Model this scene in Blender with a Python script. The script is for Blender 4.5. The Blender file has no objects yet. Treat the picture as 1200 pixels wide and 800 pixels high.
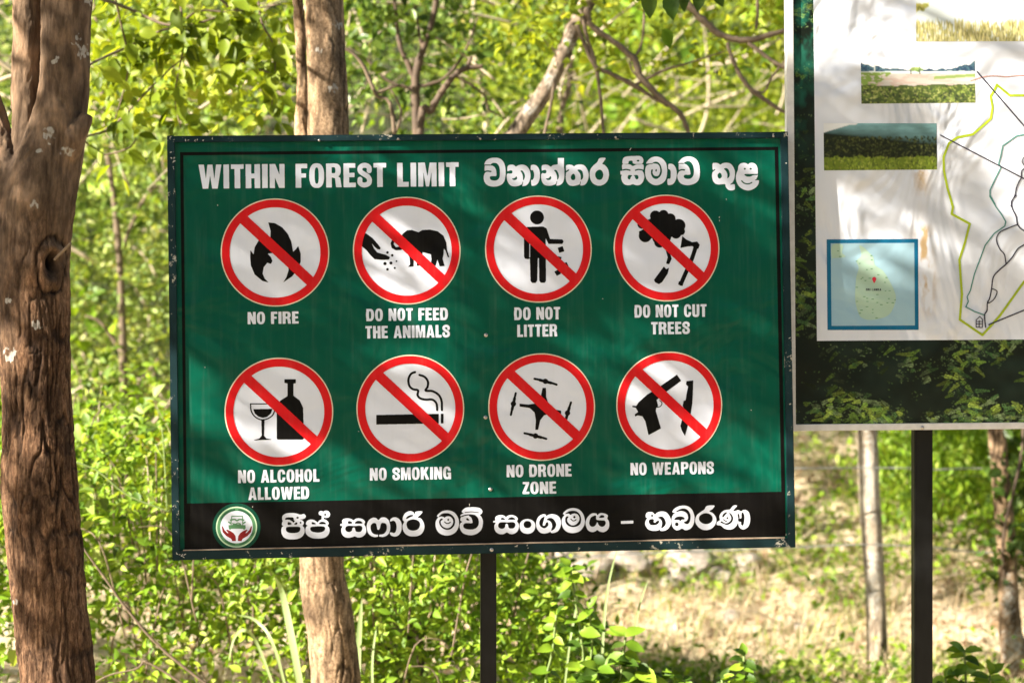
import bpy, math, random
import numpy as np
from mathutils import Vector, Matrix, Euler

R = math.radians
# ------------------------------------------------------------------ camera, sky, sun, exposure
SC = bpy.context.scene
COL = SC.collection
CAM_Z = 1.6
FPX = 85.0 / 36.0 * 1200.0            # focal length in photo pixels (photo is 1200 x 800)
cam_d = bpy.data.cameras.new('camera')
cam = bpy.data.objects.new('camera', cam_d)
COL.objects.link(cam)
cam.location = (0, 0, CAM_Z)
cam.rotation_euler = (R(90), 0, 0)
cam_d.lens = 85
cam_d.sensor_width = 36
cam_d.clip_start = 0.05
cam_d.clip_end = 2000
cam_d.dof.use_dof = True
cam_d.dof.focus_distance = 6.95
cam_d.dof.aperture_fstop = 3.1
SC.camera = cam
SC.render.resolution_x = 1024
SC.render.resolution_y = 682

SUN_FROM = Vector((-0.795, -0.371, 0.48)).normalized()
SUN_EL = math.asin(SUN_FROM.z)
w = bpy.data.worlds.new('World')
SC.world = w
w.use_nodes = True
nt = w.node_tree
sky = nt.nodes.new('ShaderNodeTexSky')
sky.sky_type = 'NISHITA'
sky.sun_disc = False
sky.sun_elevation = SUN_EL
sky.sun_rotation = math.atan2(SUN_FROM.x, SUN_FROM.y) % (2 * math.pi)
nt.links.new(sky.outputs[0], nt.nodes['Background'].inputs[0])
nt.nodes['Background'].inputs[1].default_value = 0.05
sd = bpy.data.lights.new('sun', 'SUN')
sd.energy = 5.0
sd.angle = R(0.53)
sd.color = (1.0, 0.93, 0.79)
sun = bpy.data.objects.new('sun', sd)
COL.objects.link(sun)
sun.rotation_euler = (-SUN_FROM).to_track_quat('-Z', 'Y').to_euler()
sun.location = (-10, -5, 12)
SC.view_settings.view_transform = 'Standard'
SC.view_settings.look = 'None'
SC.view_settings.exposure = 2.0
SC.view_settings.gamma = 1.0

rng = np.random.default_rng(7)
random.seed(7)

# ------------------------------------------------------------------ helpers
def at(px, py, Y):
    """world point seen at photo pixel (px, py) at distance Y"""
    return Vector(((px - 600) / FPX * Y, Y, CAM_Z - (py - 400) / FPX * Y))

def tag(o, label=None, cat=None, group=None, kind=None):
    if label: o['label'] = label
    if cat: o['category'] = cat
    if group: o['group'] = group
    if kind: o['kind'] = kind
    return o

def empty(name, loc=(0, 0, 0), rot=(0, 0, 0)):
    o = bpy.data.objects.new(name, None)
    o.location = loc
    o.rotation_euler = rot
    o.empty_display_size = 0.1
    COL.objects.link(o)
    return o

def link(name, me, mat=None, parent=None):
    o = bpy.data.objects.new(name, me)
    COL.objects.link(o)
    if mat is not None and not me.materials:
        me.materials.append(mat)
    if parent is not None:
        o.parent = parent
    return o

def mesh_np(name, V, F, smooth=False):
    """V (n,3), F (m,k) constant-size faces -> mesh, fast"""
    me = bpy.data.meshes.new(name)
    V = np.asarray(V, dtype=np.float32); F = np.asarray(F, dtype=np.int32)
    me.vertices.add(len(V)); me.vertices.foreach_set('co', V.ravel())
    m, k = F.shape
    me.loops.add(m * k); me.loops.foreach_set('vertex_index', F.ravel())
    me.polygons.add(m)
    me.polygons.foreach_set('loop_start', np.arange(0, m * k, k, dtype=np.int32))
    me.polygons.foreach_set('loop_total', np.full(m, k, dtype=np.int32))
    if smooth: me.polygons.foreach_set('use_smooth', np.ones(m, dtype=bool))
    me.update(calc_edges=True)
    me.validate()
    return me

def mesh_py(name, V, F, smooth=False):
    me = bpy.data.meshes.new(name)
    me.from_pydata([tuple(v) for v in V], [], F)
    if smooth:
        for p in me.polygons: p.use_smooth = True
    me.update()
    return me

def attr(me, name, vals):
    a = me.attributes.new(name, 'FLOAT', 'POINT')
    a.data.foreach_set('value', np.asarray(vals, dtype=np.float32))

def hash3(ix, iy, iz, seed):
    n = (ix * 374761393 + iy * 668265263 + iz * 2147483647 + seed * 1274126177) & 0xffffffff
    n = ((n ^ (n >> 13)) * 1274126177) & 0xffffffff
    n = (n ^ (n >> 16)) & 0xffffffff
    return n / 4294967295.0

def vnoise(P, seed=0):
    P = np.asarray(P, dtype=np.float64)
    i = np.floor(P).astype(np.int64); f = P - i; f = f * f * (3 - 2 * f)
    r = 0
    for dx in (0, 1):
        for dy in (0, 1):
            for dz in (0, 1):
                wgt = (f[:, 0] if dx else 1 - f[:, 0]) * (f[:, 1] if dy else 1 - f[:, 1]) * (f[:, 2] if dz else 1 - f[:, 2])
                r = r + wgt * hash3(i[:, 0] + dx, i[:, 1] + dy, i[:, 2] + dz, seed)
    return r

def fbm(P, oct=4, seed=0):
    a, s, r = 1.0, 0.0, 0
    P = np.array(P, dtype=np.float64)
    for k in range(oct):
        r = r + a * vnoise(P, seed + k); s += a; a *= 0.5; P = P * 2.03
    return r / s

# ---- materials
def new_mat(name):
    m = bpy.data.materials.new(name)
    m.use_nodes = True
    t = m.node_tree
    return m, t, t.nodes['Principled BSDF']

def nd(t, typ, **kw):
    n = t.nodes.new(typ)
    for k, v in kw.items(): setattr(n, k, v)
    return n

def ramp(t, stops, interp='LINEAR'):
    n = t.nodes.new('ShaderNodeValToRGB')
    n.color_ramp.interpolation = interp
    e = n.color_ramp.elements
    while len(e) < len(stops): e.new(0.5)
    for k, (p, c) in enumerate(stops):
        e[k].position = p
        e[k].color = (c[0], c[1], c[2], 1) if len(c) == 3 else c
    return n

def noise_node(t, scale, detail=4, rough=0.55, coord='Object', vec_scale=None, dist=0.0):
    tc = nd(t, 'ShaderNodeTexCoord')
    n = nd(t, 'ShaderNodeTexNoise')
    n.inputs['Scale'].default_value = scale
    n.inputs['Detail'].default_value = detail
    n.inputs['Roughness'].default_value = rough
    n.inputs['Distortion'].default_value = dist
    src = tc.outputs[coord]
    if vec_scale:
        mp = nd(t, 'ShaderNodeMapping')
        mp.inputs['Scale'].default_value = vec_scale
        t.links.new(src, mp.inputs[0]); src = mp.outputs[0]
    t.links.new(src, n.inputs['Vector'])
    return n

def mixc(t, fac, a, b, blend='MIX'):
    m = nd(t, 'ShaderNodeMix', data_type='RGBA', blend_type=blend)
    for s, v in ((m.inputs[0], fac), (m.inputs[6], a), (m.inputs[7], b)):
        if hasattr(v, 'outputs') or isinstance(v, bpy.types.NodeSocket):
            t.links.new(v if isinstance(v, bpy.types.NodeSocket) else v.outputs[0], s)
        elif isinstance(v, (int, float)): s.default_value = v
        else: s.default_value = (v[0], v[1], v[2], 1)
    return m.outputs[2]

def bump(t, b, src, strength, dist):
    n = nd(t, 'ShaderNodeBump')
    n.inputs['Strength'].default_value = strength
    n.inputs['Distance'].default_value = dist
    t.links.new(src, n.inputs['Height'])
    t.links.new(n.outputs[0], b.inputs['Normal'])
    return n

def mat_leaf(name, stops, transl=0.36, rough=0.48, tr_tint=(1.25, 1.15, 0.45)):
    """per-leaf tone comes from the mesh attribute 'rnd'"""
    m, t, b = new_mat(name)
    a = nd(t, 'ShaderNodeAttribute'); a.attribute_name = 'rnd'
    r = ramp(t, stops)
    t.links.new(a.outputs['Fac'], r.inputs[0])
    t.links.new(r.outputs[0], b.inputs['Base Color'])
    b.inputs['Roughness'].default_value = rough
    b.inputs['Specular IOR Level'].default_value = 0.3
    tr = nd(t, 'ShaderNodeBsdfTranslucent')
    tint = mixc(t, 1.0, r, tr_tint, 'MULTIPLY')
    t.links.new(tint, tr.inputs[0])
    mx = nd(t, 'ShaderNodeMixShader'); mx.inputs[0].default_value = transl
    t.links.new(b.outputs[0], mx.inputs[1]); t.links.new(tr.outputs[0], mx.inputs[2])
    t.links.new(mx.outputs[0], t.nodes['Material Output'].inputs[0])
    return m

def mat_sign(name, col, rough=0.38, spec=0.5, wrinkle=0.25, dirt=0.25, dirt_col=(0.30, 0.27, 0.22)):
    """printed vinyl stretched over sheet metal: soft ripples and faint grime"""
    m, t, b = new_mat(name)
    n = noise_node(t, 3.2, 3, 0.5, vec_scale=(1, 1, 1.3), dist=0.6)
    g = noise_node(t, 26, 5, 0.65)
    rp = ramp(t, [(0.52, (0, 0, 0)), (0.85, (dirt, dirt, dirt))])
    t.links.new(g.outputs[0], rp.inputs[0])
    c = mixc(t, rp, col, dirt_col)
    gs = noise_node(t, 1.0, 5, 0.7, vec_scale=(46, 1, 2.6)); k_ = .016 if max(col) < .02 else .06; rq = ramp(t, [(0.50, (0, 0, 0)), (0.78, (k_, k_, k_))])
    t.links.new(gs.outputs[0], rq.inputs[0]); c = mixc(t, rq, c, (0.34, 0.33, 0.30))
    t.links.new(c, b.inputs['Base Color'])
    b.inputs['Roughness'].default_value = rough
    b.inputs['Specular IOR Level'].default_value = spec * 0.45
    bump(t, b, n.outputs[0], wrinkle, 0.05)
    return m

def mat_plain(name, col, col2=None, scale=20, rough=0.6, metal=0.0, bstr=0.2, bdist=0.004, vec_scale=None):
    m, t, b = new_mat(name)
    n = noise_node(t, scale, 6, 0.6, vec_scale=vec_scale)
    rp = ramp(t, [(0.3, col), (0.7, col2 or tuple(x * 0.7 for x in col))])
    t.links.new(n.outputs[0], rp.inputs[0]); t.links.new(rp.outputs[0], b.inputs['Base Color'])
    b.inputs['Roughness'].default_value = rough
    b.inputs['Metallic'].default_value = metal
    if bstr: bump(t, b, n.outputs[0], bstr, bdist)
    return m

# ---- tubes
def catmull(P, sub, closed=False):
    P = np.asarray(P, dtype=np.float64); n = len(P)
    if n < 3 and not closed: 
        tt = np.linspace(0, 1, sub + 1)[:, None]
        return P[0] * (1 - tt) + P[-1] * tt
    out = []
    rngk = range(n if closed else n - 1)
    for i in rngk:
        if closed: p0, p1, p2, p3 = P[(i - 1) % n], P[i], P[(i + 1) % n], P[(i + 2) % n]
        else: p0, p1, p2, p3 = P[max(i - 1, 0)], P[i], P[i + 1], P[min(i + 2, n - 1)]
        for k in range(sub):
            u = k / sub
            out.append(0.5 * ((2 * p1) + (-p0 + p2) * u + (2 * p0 - 5 * p1 + 4 * p2 - p3) * u * u + (-p0 + 3 * p1 - 3 * p2 + p3) * u ** 3))
    if not closed: out.append(P[-1])
    return np.array(out)

def tube_arrays(pts, rad, seg=8, sub=6, wob=0.0):
    """pts (n,3), rad (n) -> V, quads (end caps pinched)"""
    S = catmull(np.column_stack([pts, rad]), sub)
    C, rr = S[:, :3], np.maximum(S[:, 3], 1e-4)
    if wob:
        C = C + (rng.random(C.shape) - 0.5) * wob * rr[:, None]
        rr = rr * (1 + (rng.random(len(rr)) - 0.5) * 0.25)
    T = np.gradient(C, axis=0); T /= np.linalg.norm(T, axis=1)[:, None] + 1e-9
    up = np.array([0.0, 1.0, 0.0]) if abs(T[:, 1]).mean() < 0.8 else np.array([0.0, 0.0, 1.0])
    A = np.cross(T, up); A /= np.linalg.norm(A, axis=1)[:, None] + 1e-9
    B = np.cross(T, A)
    th = np.arange(seg) / seg * 2 * np.pi
    V = C[:, None, :] + rr[:, None, None] * (np.cos(th)[None, :, None] * A[:, None, :] + np.sin(th)[None, :, None] * B[:, None, :])
    n = len(C)
    V = np.concatenate([V.reshape(-1, 3), C[:1] - T[:1] * rr[0] * 0.1, C[-1:] + T[-1:] * rr[-1] * 0.1])
    F = []
    i = np.arange(n - 1)[:, None]; j = np.arange(seg)[None, :]
    a = i * seg + j; b = i * seg + (j + 1) % seg
    F = np.stack([a, b, b + seg, a + seg], -1).reshape(-1, 4)
    c0, c1 = n * seg, n * seg + 1
    j = np.arange(0, seg, 2)
    cap0 = np.stack([np.full(len(j), c0), (j + 2) % seg, j + 1, j], -1)
    e = (n - 1) * seg
    cap1 = np.stack([np.full(len(j), c1), e + j, e + j + 1, e + (j + 2) % seg], -1)
    return V, np.concatenate([F, cap0, cap1])

def join_arrays(L):
    Vs, Fs, k = [], [], 0
    for V, F in L:
        Vs.append(V); Fs.append(F + k); k += len(V)
    return np.concatenate(Vs), np.concatenate(Fs)

def px_tube(P, Y, seg=8, sub=6, wob=0.3):
    """P = [(px, py, radius_px[, dY])]"""
    pts, rad = [], []
    for p in P:
        y = Y + (p[3] if len(p) > 3 else 0)
        pts.append(at(p[0], p[1], y)); rad.append(p[2] / FPX * y)
    return tube_arrays(np.array([tuple(v) for v in pts]), np.array(rad), seg, sub, wob)

# ---- leaves
def leaf_arrays(P, size, up=0.4, elong=2.0, fine=False, droop=0.0, face=None, curl=0.18):
    """one folded leaf per point; returns V, F(tris)"""
    n = len(P)
    size = np.broadcast_to(size, (n,))[:, None]
    N = rng.normal(size=(n, 3)); N[:, 2] += up * 2.0
    if face is not None: N += np.array(face)
    N /= np.linalg.norm(N, axis=1)[:, None]
    D = rng.normal(size=(n, 3)); D[:, 2] -= droop * 2.5
    D -= (D * N).sum(1)[:, None] * N
    D /= np.linalg.norm(D, axis=1)[:, None] + 1e-9
    S = np.cross(N, D)
    wd = 0.5 / elong * (0.8 + 0.4 * rng.random((n, 1)))
    c = curl * (0.4 + rng.random((n, 1)))
    if fine:
        ou = [(0, 0), (.16, .62), (.38, 1.0), (.66, .78), (1, 0), (.66, -.78), (.38, -1.0), (.16, -.62)]
        mid = [(.25,), (.6,)]
    else:
        ou = [(0, 0), (.42, 1.0), (1, 0), (.42, -1.0)]
        mid = [(.5,)]
    pts = []
    for (u, v) in ou:
        pts.append(P + size * (D * u + S * v * wd + N * (abs(v) * wd * 0.55 - c * u * u)))
    for (u,) in mid:
        pts.append(P + size * (D * u + N * (-c * u * u)))
    V = np.stack(pts, 1)
    k = V.shape[1]
    if fine: tri = [(0, 1, 8), (1, 2, 8), (2, 9, 8), (2, 3, 9), (3, 4, 9), (4, 5, 9), (5, 6, 9), (6, 8, 9), (6, 7, 8), (7, 0, 8)]
    else: tri = [(0, 1, 4), (1, 2, 4), (2, 3, 4), (3, 0, 4)]
    F = (np.arange(n)[:, None, None] * k + np.array(tri)[None]).reshape(-1, 3)
    return V.reshape(-1, 3), F, k

def leaf_mesh(name, P, size, tone=None, **kw):
    V, F, k = leaf_arrays(P, size, **kw)
    me = mesh_np(name, V, F)
    r = rng.random(len(P))
    if tone is not None: r = np.clip(0.55 * r + 0.45 * tone, 0, 1)
    attr(me, 'rnd', np.repeat(r, k))
    return me

def clumps(n_clump, per, sampler, rad):
    """clumped points; returns points and clump tone"""
    C = sampler(n_clump)
    n_clump = len(C)
    cnt = np.maximum(2, (per * (0.5 + rng.random(n_clump))).astype(int))
    idx = np.repeat(np.arange(n_clump), cnt)
    rr = rad * (0.6 + 0.8 * rng.random(n_clump))
    P = C[idx] + rng.normal(size=(len(idx), 3)) * rr[idx][:, None] * np.array([1, 1, 0.8])
    return P, rng.random(n_clump)[idx]

def box_sampler(x0, x1, y0, y1, z0, z1, hollow=None):
    def f(n):
        P = rng.random((n, 3)) * [x1 - x0, y1 - y0, z1 - z0] + [x0, y0, z0]
        if hollow is not None: P = P[hollow(P)]
        return P
    return f

# ------------------------------------------------------------------ terrain
def terrain(x, y):
    x = np.asarray(x, float); y = np.asarray(y, float)
    d = np.clip(y - 11.8, 0, None)
    h = 0.25 * np.clip(d, 0, 5.5) + 0.58 * np.clip(d - 5.5, 0, 22)
    h = h * (1 + 0.05 * np.sin(x * 0.7))
    P = np.stack([x * 0.9, y * 0.9, np.zeros_like(x)], -1).reshape(-1, 3)
    n = fbm(P, 4, 3).reshape(x.shape) - 0.5
    P2 = P * 5
    n2 = fbm(P2, 3, 9).reshape(x.shape) - 0.5
    return h + n * 0.28 * np.clip((y - 8) / 4, 0.1, 1) + n2 * 0.13

def axis(lo, a, b, hi, fine, grow=1.25):
    v = list(np.arange(a, b, fine)); s = fine; q = a
    while q > lo: s *= grow; q -= s; v.insert(0, q)
    s = fine; q = v[-1]
    while q < hi: s *= grow; q += s; v.append(q)
    return np.array(v)
gx = axis(-300, -3.2, 5.5, 300, 0.07); gy = axis(-120, 8.6, 18, 500, 0.07)
GX, GY = np.meshgrid(gx, gy)
GZ = terrain(GX, GY)
V = np.stack([GX, GY, GZ], -1).reshape(-1, 3)
nx = len(gx); i = np.arange(len(gy) - 1)[:, None]; j = np.arange(nx - 1)[None, :]
a = i * nx + j
F = np.stack([a, a + 1, a + nx + 1, a + nx], -1).reshape(-1, 4)
m, t, b = new_mat('dry_earth')
n1 = noise_node(t, 1.6, 5, 0.6); n2 = noise_node(t, 22, 8, 0.7)
r1 = ramp(t, [(0.30, (0.22, 0.165, 0.11)), (0.5, (0.60, 0.46, 0.32)), (0.72, (0.72, 0.60, 0.45))])
t.links.new(n2.outputs[0], r1.inputs[0])
r2 = ramp(t, [(0.45, (0, 0, 0)), (0.65, (0.7, 0.7, 0.7))]); t.links.new(n1.outputs[0], r2.inputs[0])
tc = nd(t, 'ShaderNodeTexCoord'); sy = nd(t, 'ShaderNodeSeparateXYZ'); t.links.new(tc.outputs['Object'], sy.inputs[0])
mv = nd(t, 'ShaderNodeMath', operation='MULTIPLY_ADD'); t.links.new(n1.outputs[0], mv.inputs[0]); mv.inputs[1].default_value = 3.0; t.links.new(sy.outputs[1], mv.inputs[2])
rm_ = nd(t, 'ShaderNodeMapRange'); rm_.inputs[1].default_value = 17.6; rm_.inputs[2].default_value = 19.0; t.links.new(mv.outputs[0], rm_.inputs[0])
t.links.new(mixc(t, rm_, mixc(t, r2, r1, (0.22, 0.21, 0.08)), (0.045, 0.05, 0.018)), b.inputs['Base Color'])  # far slope dark green-brown ground cover, also standing in for shade between leaves
b.inputs['Roughness'].default_value = 0.95
bump(t, b, n2.outputs[0], 0.6, 0.03)
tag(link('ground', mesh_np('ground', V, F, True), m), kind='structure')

# ------------------------------------------------------------------ leaf materials
LIME = mat_leaf('lime_leaves', [(0, (0.04, 0.09, 0.010)), (0.35, (0.15, 0.27, 0.018)), (0.75, (0.31, 0.45, 0.035)), (1, (0.50, 0.56, 0.13))])
MIDG = mat_leaf('mid_green_leaves', [(0, (0.02, 0.045, 0.008)), (0.4, (0.12, 0.205, 0.025)), (0.8, (0.30, 0.39, 0.06)), (0.96, (0.42, 0.42, 0.12)), (1, (0.40, 0.22, 0.07))])
YEL = mat_leaf('yellow_green_leaves', [(0, (0.08, 0.12, 0.01)), (0.35, (0.22, 0.30, 0.02)), (0.8, (0.38, 0.43, 0.04)), (0.97, (0.5, 0.46, 0.12)), (1, (0.45, 0.25, 0.06))], transl=0.5)
PALE = mat_leaf('pale_vine_leaves', [(0, (0.025, 0.05, 0.01)), (0.35, (0.17, 0.26, 0.045)), (0.7, (0.38, 0.46, 0.12)), (0.93, (0.50, 0.50, 0.24)), (1, (0.5, 0.26, 0.06))])
DEEP = mat_leaf('deep_green_leaves', [(0, (0.03, 0.06, 0.012)), (0.6, (0.085, 0.15, 0.025)), (1, (0.18, 0.25, 0.045))], transl=0.35, rough=0.35)
STRAW = mat_leaf('straw_blades', [(0, (0.36, 0.28, 0.16)), (0.5, (0.60, 0.46, 0.29)), (1, (0.74, 0.62, 0.43))], transl=0.3, tr_tint=(1, 0.95, 0.8))
LITTER = mat_leaf('dead_leaves', [(0, (0.12, 0.06, 0.03)), (0.4, (0.38, 0.25, 0.15)), (0.7, (0.56, 0.42, 0.28)), (1, (0.70, 0.60, 0.46))], transl=0.15, tr_tint=(1, 0.8, 0.6))
BARK_TWIG = mat_plain('twig_bark', (0.21, 0.15, 0.10), (0.10, 0.07, 0.045), 40, 0.85)
BARK_DARK = mat_plain('dark_twig_bark', (0.13, 0.085, 0.055), (0.06, 0.04, 0.03), 40, 0.85)
BARK_PALE = mat_plain('pale_twig_bark', (0.55, 0.46, 0.34), (0.34, 0.26, 0.18), 30, 0.8)

# ------------------------------------------------------------------ masses of leaves nobody could count
def mass(name, mat, n_clump, per, sampler, rad, size, label, **kw):
    P, tone = clumps(n_clump, per, sampler, rad)
    sz = size * (0.6 + 0.8 * rng.random(len(P)))
    me = leaf_mesh(name, P, sz, tone, **kw)
    return tag(link(name, me, mat), label, name.replace('_', ' '), kind='stuff')

def under_top(x):
    return np.interp(x, [-4.5, -1.6, -1.3, -0.9, -0.5, -0.13, 0.12, 0.30, 0.5], [1.35, 1.22, 1.14, 1.02, 0.94, 0.82, 0.68, 0.30, 0.12])
def s_under(n):
    x = rng.random(n) * 4.6 - 4.2; y = 8.7 + rng.random(n) * 2.3
    bumpy = fbm(np.stack([x * 2.2, y * 2.2, x * 0], -1), 3, 21)
    top = under_top(x) * (0.78 + 0.42 * bumpy) * (1 + (y - 9.4) * 0.09)
    z = top * (1 - 0.75 * rng.random(n) ** 1.7)
    return np.stack([x, y, z], -1)
mass('undergrowth', LIME, 2900, 13, s_under, 0.07, 0.042, 'bright lime green undergrowth with small pointed leaves below the sign', fine=True, up=0.5, face=(-0.5, -0.5, 0))

def s_under2(n):
    P = s_under(n); P[:, 2] *= 1.06
    return P[fbm(P * 2.6, 2, 23) > .5]
mass('climbing_weeds', PALE, 520, 5, s_under2, 0.05, 0.058, 'larger pale leaves of climbing weeds mixed into the undergrowth', fine=True, up=0.4, face=(-0.7, -0.5, 0), elong=1.5)
L = []
for k in range(210):
    p = s_under(1)[0]; h_ = random.uniform(.1, .45); dx = random.uniform(-.25, .25)
    L.append(tube_arrays(np.array([p - [0, 0, .25], p + [dx * .4, -.02, h_ * .3], p + [dx, random.uniform(-.1, .1), h_ * .45]]), np.array([.004, .003, .0015]), 5, 5, .3))
V, F = join_arrays(L)
tag(link('undergrowth_stems', mesh_np('undergrowth_stems', V, F, True), BARK_TWIG), 'thin brown stems running through the undergrowth', 'stems', kind='stuff')
# scraggly leafy shoots above the undergrowth
L = []; PP = []
for k in range(46):
    x = random.uniform(-1.72, -.1); y = random.uniform(9.0, 10.2); z0 = float(under_top(x)) * .9; hh_ = random.uniform(.10, .34); dx = random.uniform(-.15, .15)
    pts = np.array([(x, y, z0 - .2), (x + dx * .4, y, z0 + hh_ * .5), (x + dx, y - .04, z0 + hh_)])
    L.append(tube_arrays(pts, np.array([.003, .0025, .0012]), 5, 6, .2)); S__ = catmull(pts, 9)
    PP += [S__[q] + rng.normal(size=3) * .012 for q in range(4, len(S__))]
V, F = join_arrays(L)
tag(link('shoots', mesh_np('shoots', V, F, True), BARK_PALE), 'fine pale shoots rising above the undergrowth', 'shoots', kind='stuff')
tag(link('shoot_leaves', leaf_mesh('shoot_leaves', np.array(PP), .04 * (.6 + .8 * rng.random(len(PP))), up=.5, fine=True), YEL), 'small yellow green leaves on the shoots above the undergrowth', 'leaves', kind='stuff')

def hill_mask(P):
    return P[:, 2] > terrain(P[:, 0], P[:, 1]) - 0.1
def s_hill(n):
    x = rng.random(n) * 22 - 11; y = 18 + rng.random(n) * 12
    bumpy = fbm(np.stack([x * 0.5, y * 0.5, x * 0], -1), 3, 31)
    z = terrain(x, y) + (0.2 + 4.2 * bumpy ** 1.5) * (1 - 0.8 * rng.random(n) ** 1.4)
    return np.stack([x, y, z], -1)
mass('hillside_bushes', MIDG, 7000, 30, s_hill, 0.15, 0.066, 'blurred green bushes covering the far slope behind everything', up=0.3, face=(-0.9, -0.5, 0.2))

def s_thicket(n):
    x = -5.2 + rng.random(n) * 3.5; y = 12.6 + rng.random(n) * 3.5
    bumpy = fbm(np.stack([x * 1.1, y * 1.1, x * 0], -1), 3, 41)
    top = 3.2 + 0.8 * bumpy
    z = top * (1 - rng.random(n) ** 1.1 * 0.85)
    wall = y + (z - 1.5) * 0.25
    P = np.stack([x, wall + bumpy * 1.0, z], -1)
    keep = fbm(P * 1.7, 3, 45) > 0.47
    return P[keep]
mass('vine_thicket', PALE, 6400, 22, s_thicket, 0.085, 0.046, 'pale sunlit vine covered thicket left of the sign', up=0.35, face=(-0.9, -0.5, 0.2))

def s_topright(n):
    x = -0.3 + rng.random(n) * 5.5; y = 14.6 + rng.random(n) * 3.4
    z = 2.1 + rng.random(n) * 3.2
    P = np.stack([x, y, z], -1)
    keep = (fbm(P * 1.3, 3, 55) > 0.46) & (z > 1.85 + 0.3 * np.sin(x * 3))
    return P[keep]
mass('sunlit_canopy', YEL, 5200, 22, s_topright, 0.10, 0.052, 'blurred yellow green canopy above the sign and left of the map board', up=0.3, face=(-0.9, -0.5, 0.2))

def s_topmid(n):
    x = -2.6 + rng.random(n) * 2.9; y = 10.6 + rng.random(n) * 2.2
    z = 2.25 + rng.random(n) * 1.9
    P = np.stack([x, y, z], -1)
    return P[fbm(P * 2.0, 3, 65) > 0.50]
mass('shaded_canopy', MIDG, 620, 12, s_topmid, 0.08, 0.055, 'green foliage right of the middle trunk above the sign', up=0.3, face=(-.5, -.4, 0))

def s_vine(n):
    x = 1.95 + rng.random(n) * 2.6; y = 12.4 + rng.random(n) * 1.3
    z = 0.55 + rng.random(n) * 2.6
    P = np.stack([x, y, z], -1)
    edge = 2.05 + 0.25 * np.sin(z * 5) + 0.15 * rng.random(n)
    return P[(x > edge) & (fbm(P * 2.4, 3, 75) > 0.40) & (z > 0.45 + 0.35 * vnoise(P * 3, 8))]
mass('hanging_vines', LIME, 6500, 12, s_vine, 0.07, 0.062, 'dense green hanging vines behind the fence posts on the right', elong=2.6, droop=0.7, up=0.1, face=(-0.6, -0.7, 0))

# a second, larger leaved species mixed in, and the stems that run through the thickets
def s_mix(n):
    k = rng.random(n) < .5
    x = np.where(k, -4.8 + rng.random(n) * 4.2, .2 + rng.random(n) * 5)
    y = np.where(k, 12.4 + rng.random(n) * 2.4, 13.6 + rng.random(n) * 2.6)
    z = np.where(k, .9 + rng.random(n) * 3.2, 2.1 + rng.random(n) * 3)
    P = np.stack([x, y, z], -1)
    return P[fbm(P * 1.6, 2, 115) > .52]
mass('broadleaf_creeper', LIME, 520, 9, s_mix, .10, .105, 'larger bright leaves of a creeper mixed into the thickets', up=.2, face=(-.9, -.6, 0), elong=1.4, fine=True)
L = []
for k in range(420):
    side = random.random()
    if side < .45: x, y, z = random.uniform(-4.8, -.6), random.uniform(12.2, 13.6), random.uniform(.6, 3.4)
    elif side < .8: x, y, z = random.uniform(-.4, 4.8), random.uniform(13.2, 14.8), random.uniform(2.0, 4.4)
    else: x, y, z = random.uniform(-2.4, .3), random.uniform(10.4, 11.6), random.uniform(2.3, 3.9)
    d = Vector((random.uniform(-1, 1), random.uniform(-.4, .4), random.uniform(-.3, 1))).normalized() * random.uniform(.3, 1.1)
    bw = Vector((random.uniform(-.2, .2), random.uniform(-.1, .1), random.uniform(-.2, .2)))
    p0 = Vector((x, y, z)); r0 = random.uniform(.004, .011)
    L.append(tube_arrays(np.array([tuple(p0), tuple(p0 + d * .33 + bw * .6), tuple(p0 + d * .66 + bw * .5), tuple(p0 + d)]), np.array([r0, r0 * .9, r0 * .7, r0 * .4]), 5, 4, .5))
V, F = join_arrays(L)
tag(link('thicket_stems', mesh_np('thicket_stems', V, F, True), BARK_PALE), 'thin pale stems and twigs tangled through the thickets', 'stems', kind='stuff')

def s_behind(n):
    a = rng.random(n) * 1.15 * np.pi + np.pi * .92
    r_ = 9 + 7 * rng.random(n)
    x = np.cos(a) * r_ + 3; y = np.sin(a) * r_ * .8 + 1
    z = .3 + 7 * rng.random(n)
    P = np.stack([x, y, z], -1)
    return P[(P[:, 1] < -2.5) | (P[:, 0] > 6)]
mass('roadside_thicket', MIDG, 3600, 14, s_behind, .35, .30, 'added unseen green growth behind the viewer that cuts the sky light', up=.3)  # leaves added behind the camera to dim ambient light and sign reflections

# weeds, litter and straw on the bank
def on_bank(n, x0, x1, y0, y1, z=0.02):
    x = x0 + rng.random(n) * (x1 - x0); y = y0 + rng.random(n) * (y1 - y0)
    return np.stack([x, y, terrain(x, y) + z], -1)
def s_weeds(n):
    P = on_bank(n, -1.2, 5.0, 9.5, 18, 0.06)
    k = fbm(P * [0.9, 0.9, 0], 3, 85) + 0.10 * (P[:, 0] > 1.8) > 0.56
    return P[k]
mass('weeds', LIME, 4200, 9, s_weeds, 0.06, 0.05, 'small green weeds scattered over the dry bank', up=0.6)
P = on_bank(15000, -2.5, 5.2, 9.2, 18, 0.012)
me = leaf_mesh('leaf_litter', P, 0.05 * (0.5 + rng.random(len(P))), None, up=1.2, elong=1.7, curl=0.3)
tag(link('leaf_litter', me, LITTER), 'brown and beige dead leaves lying on the bank', 'leaf litter', kind='stuff')

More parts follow.
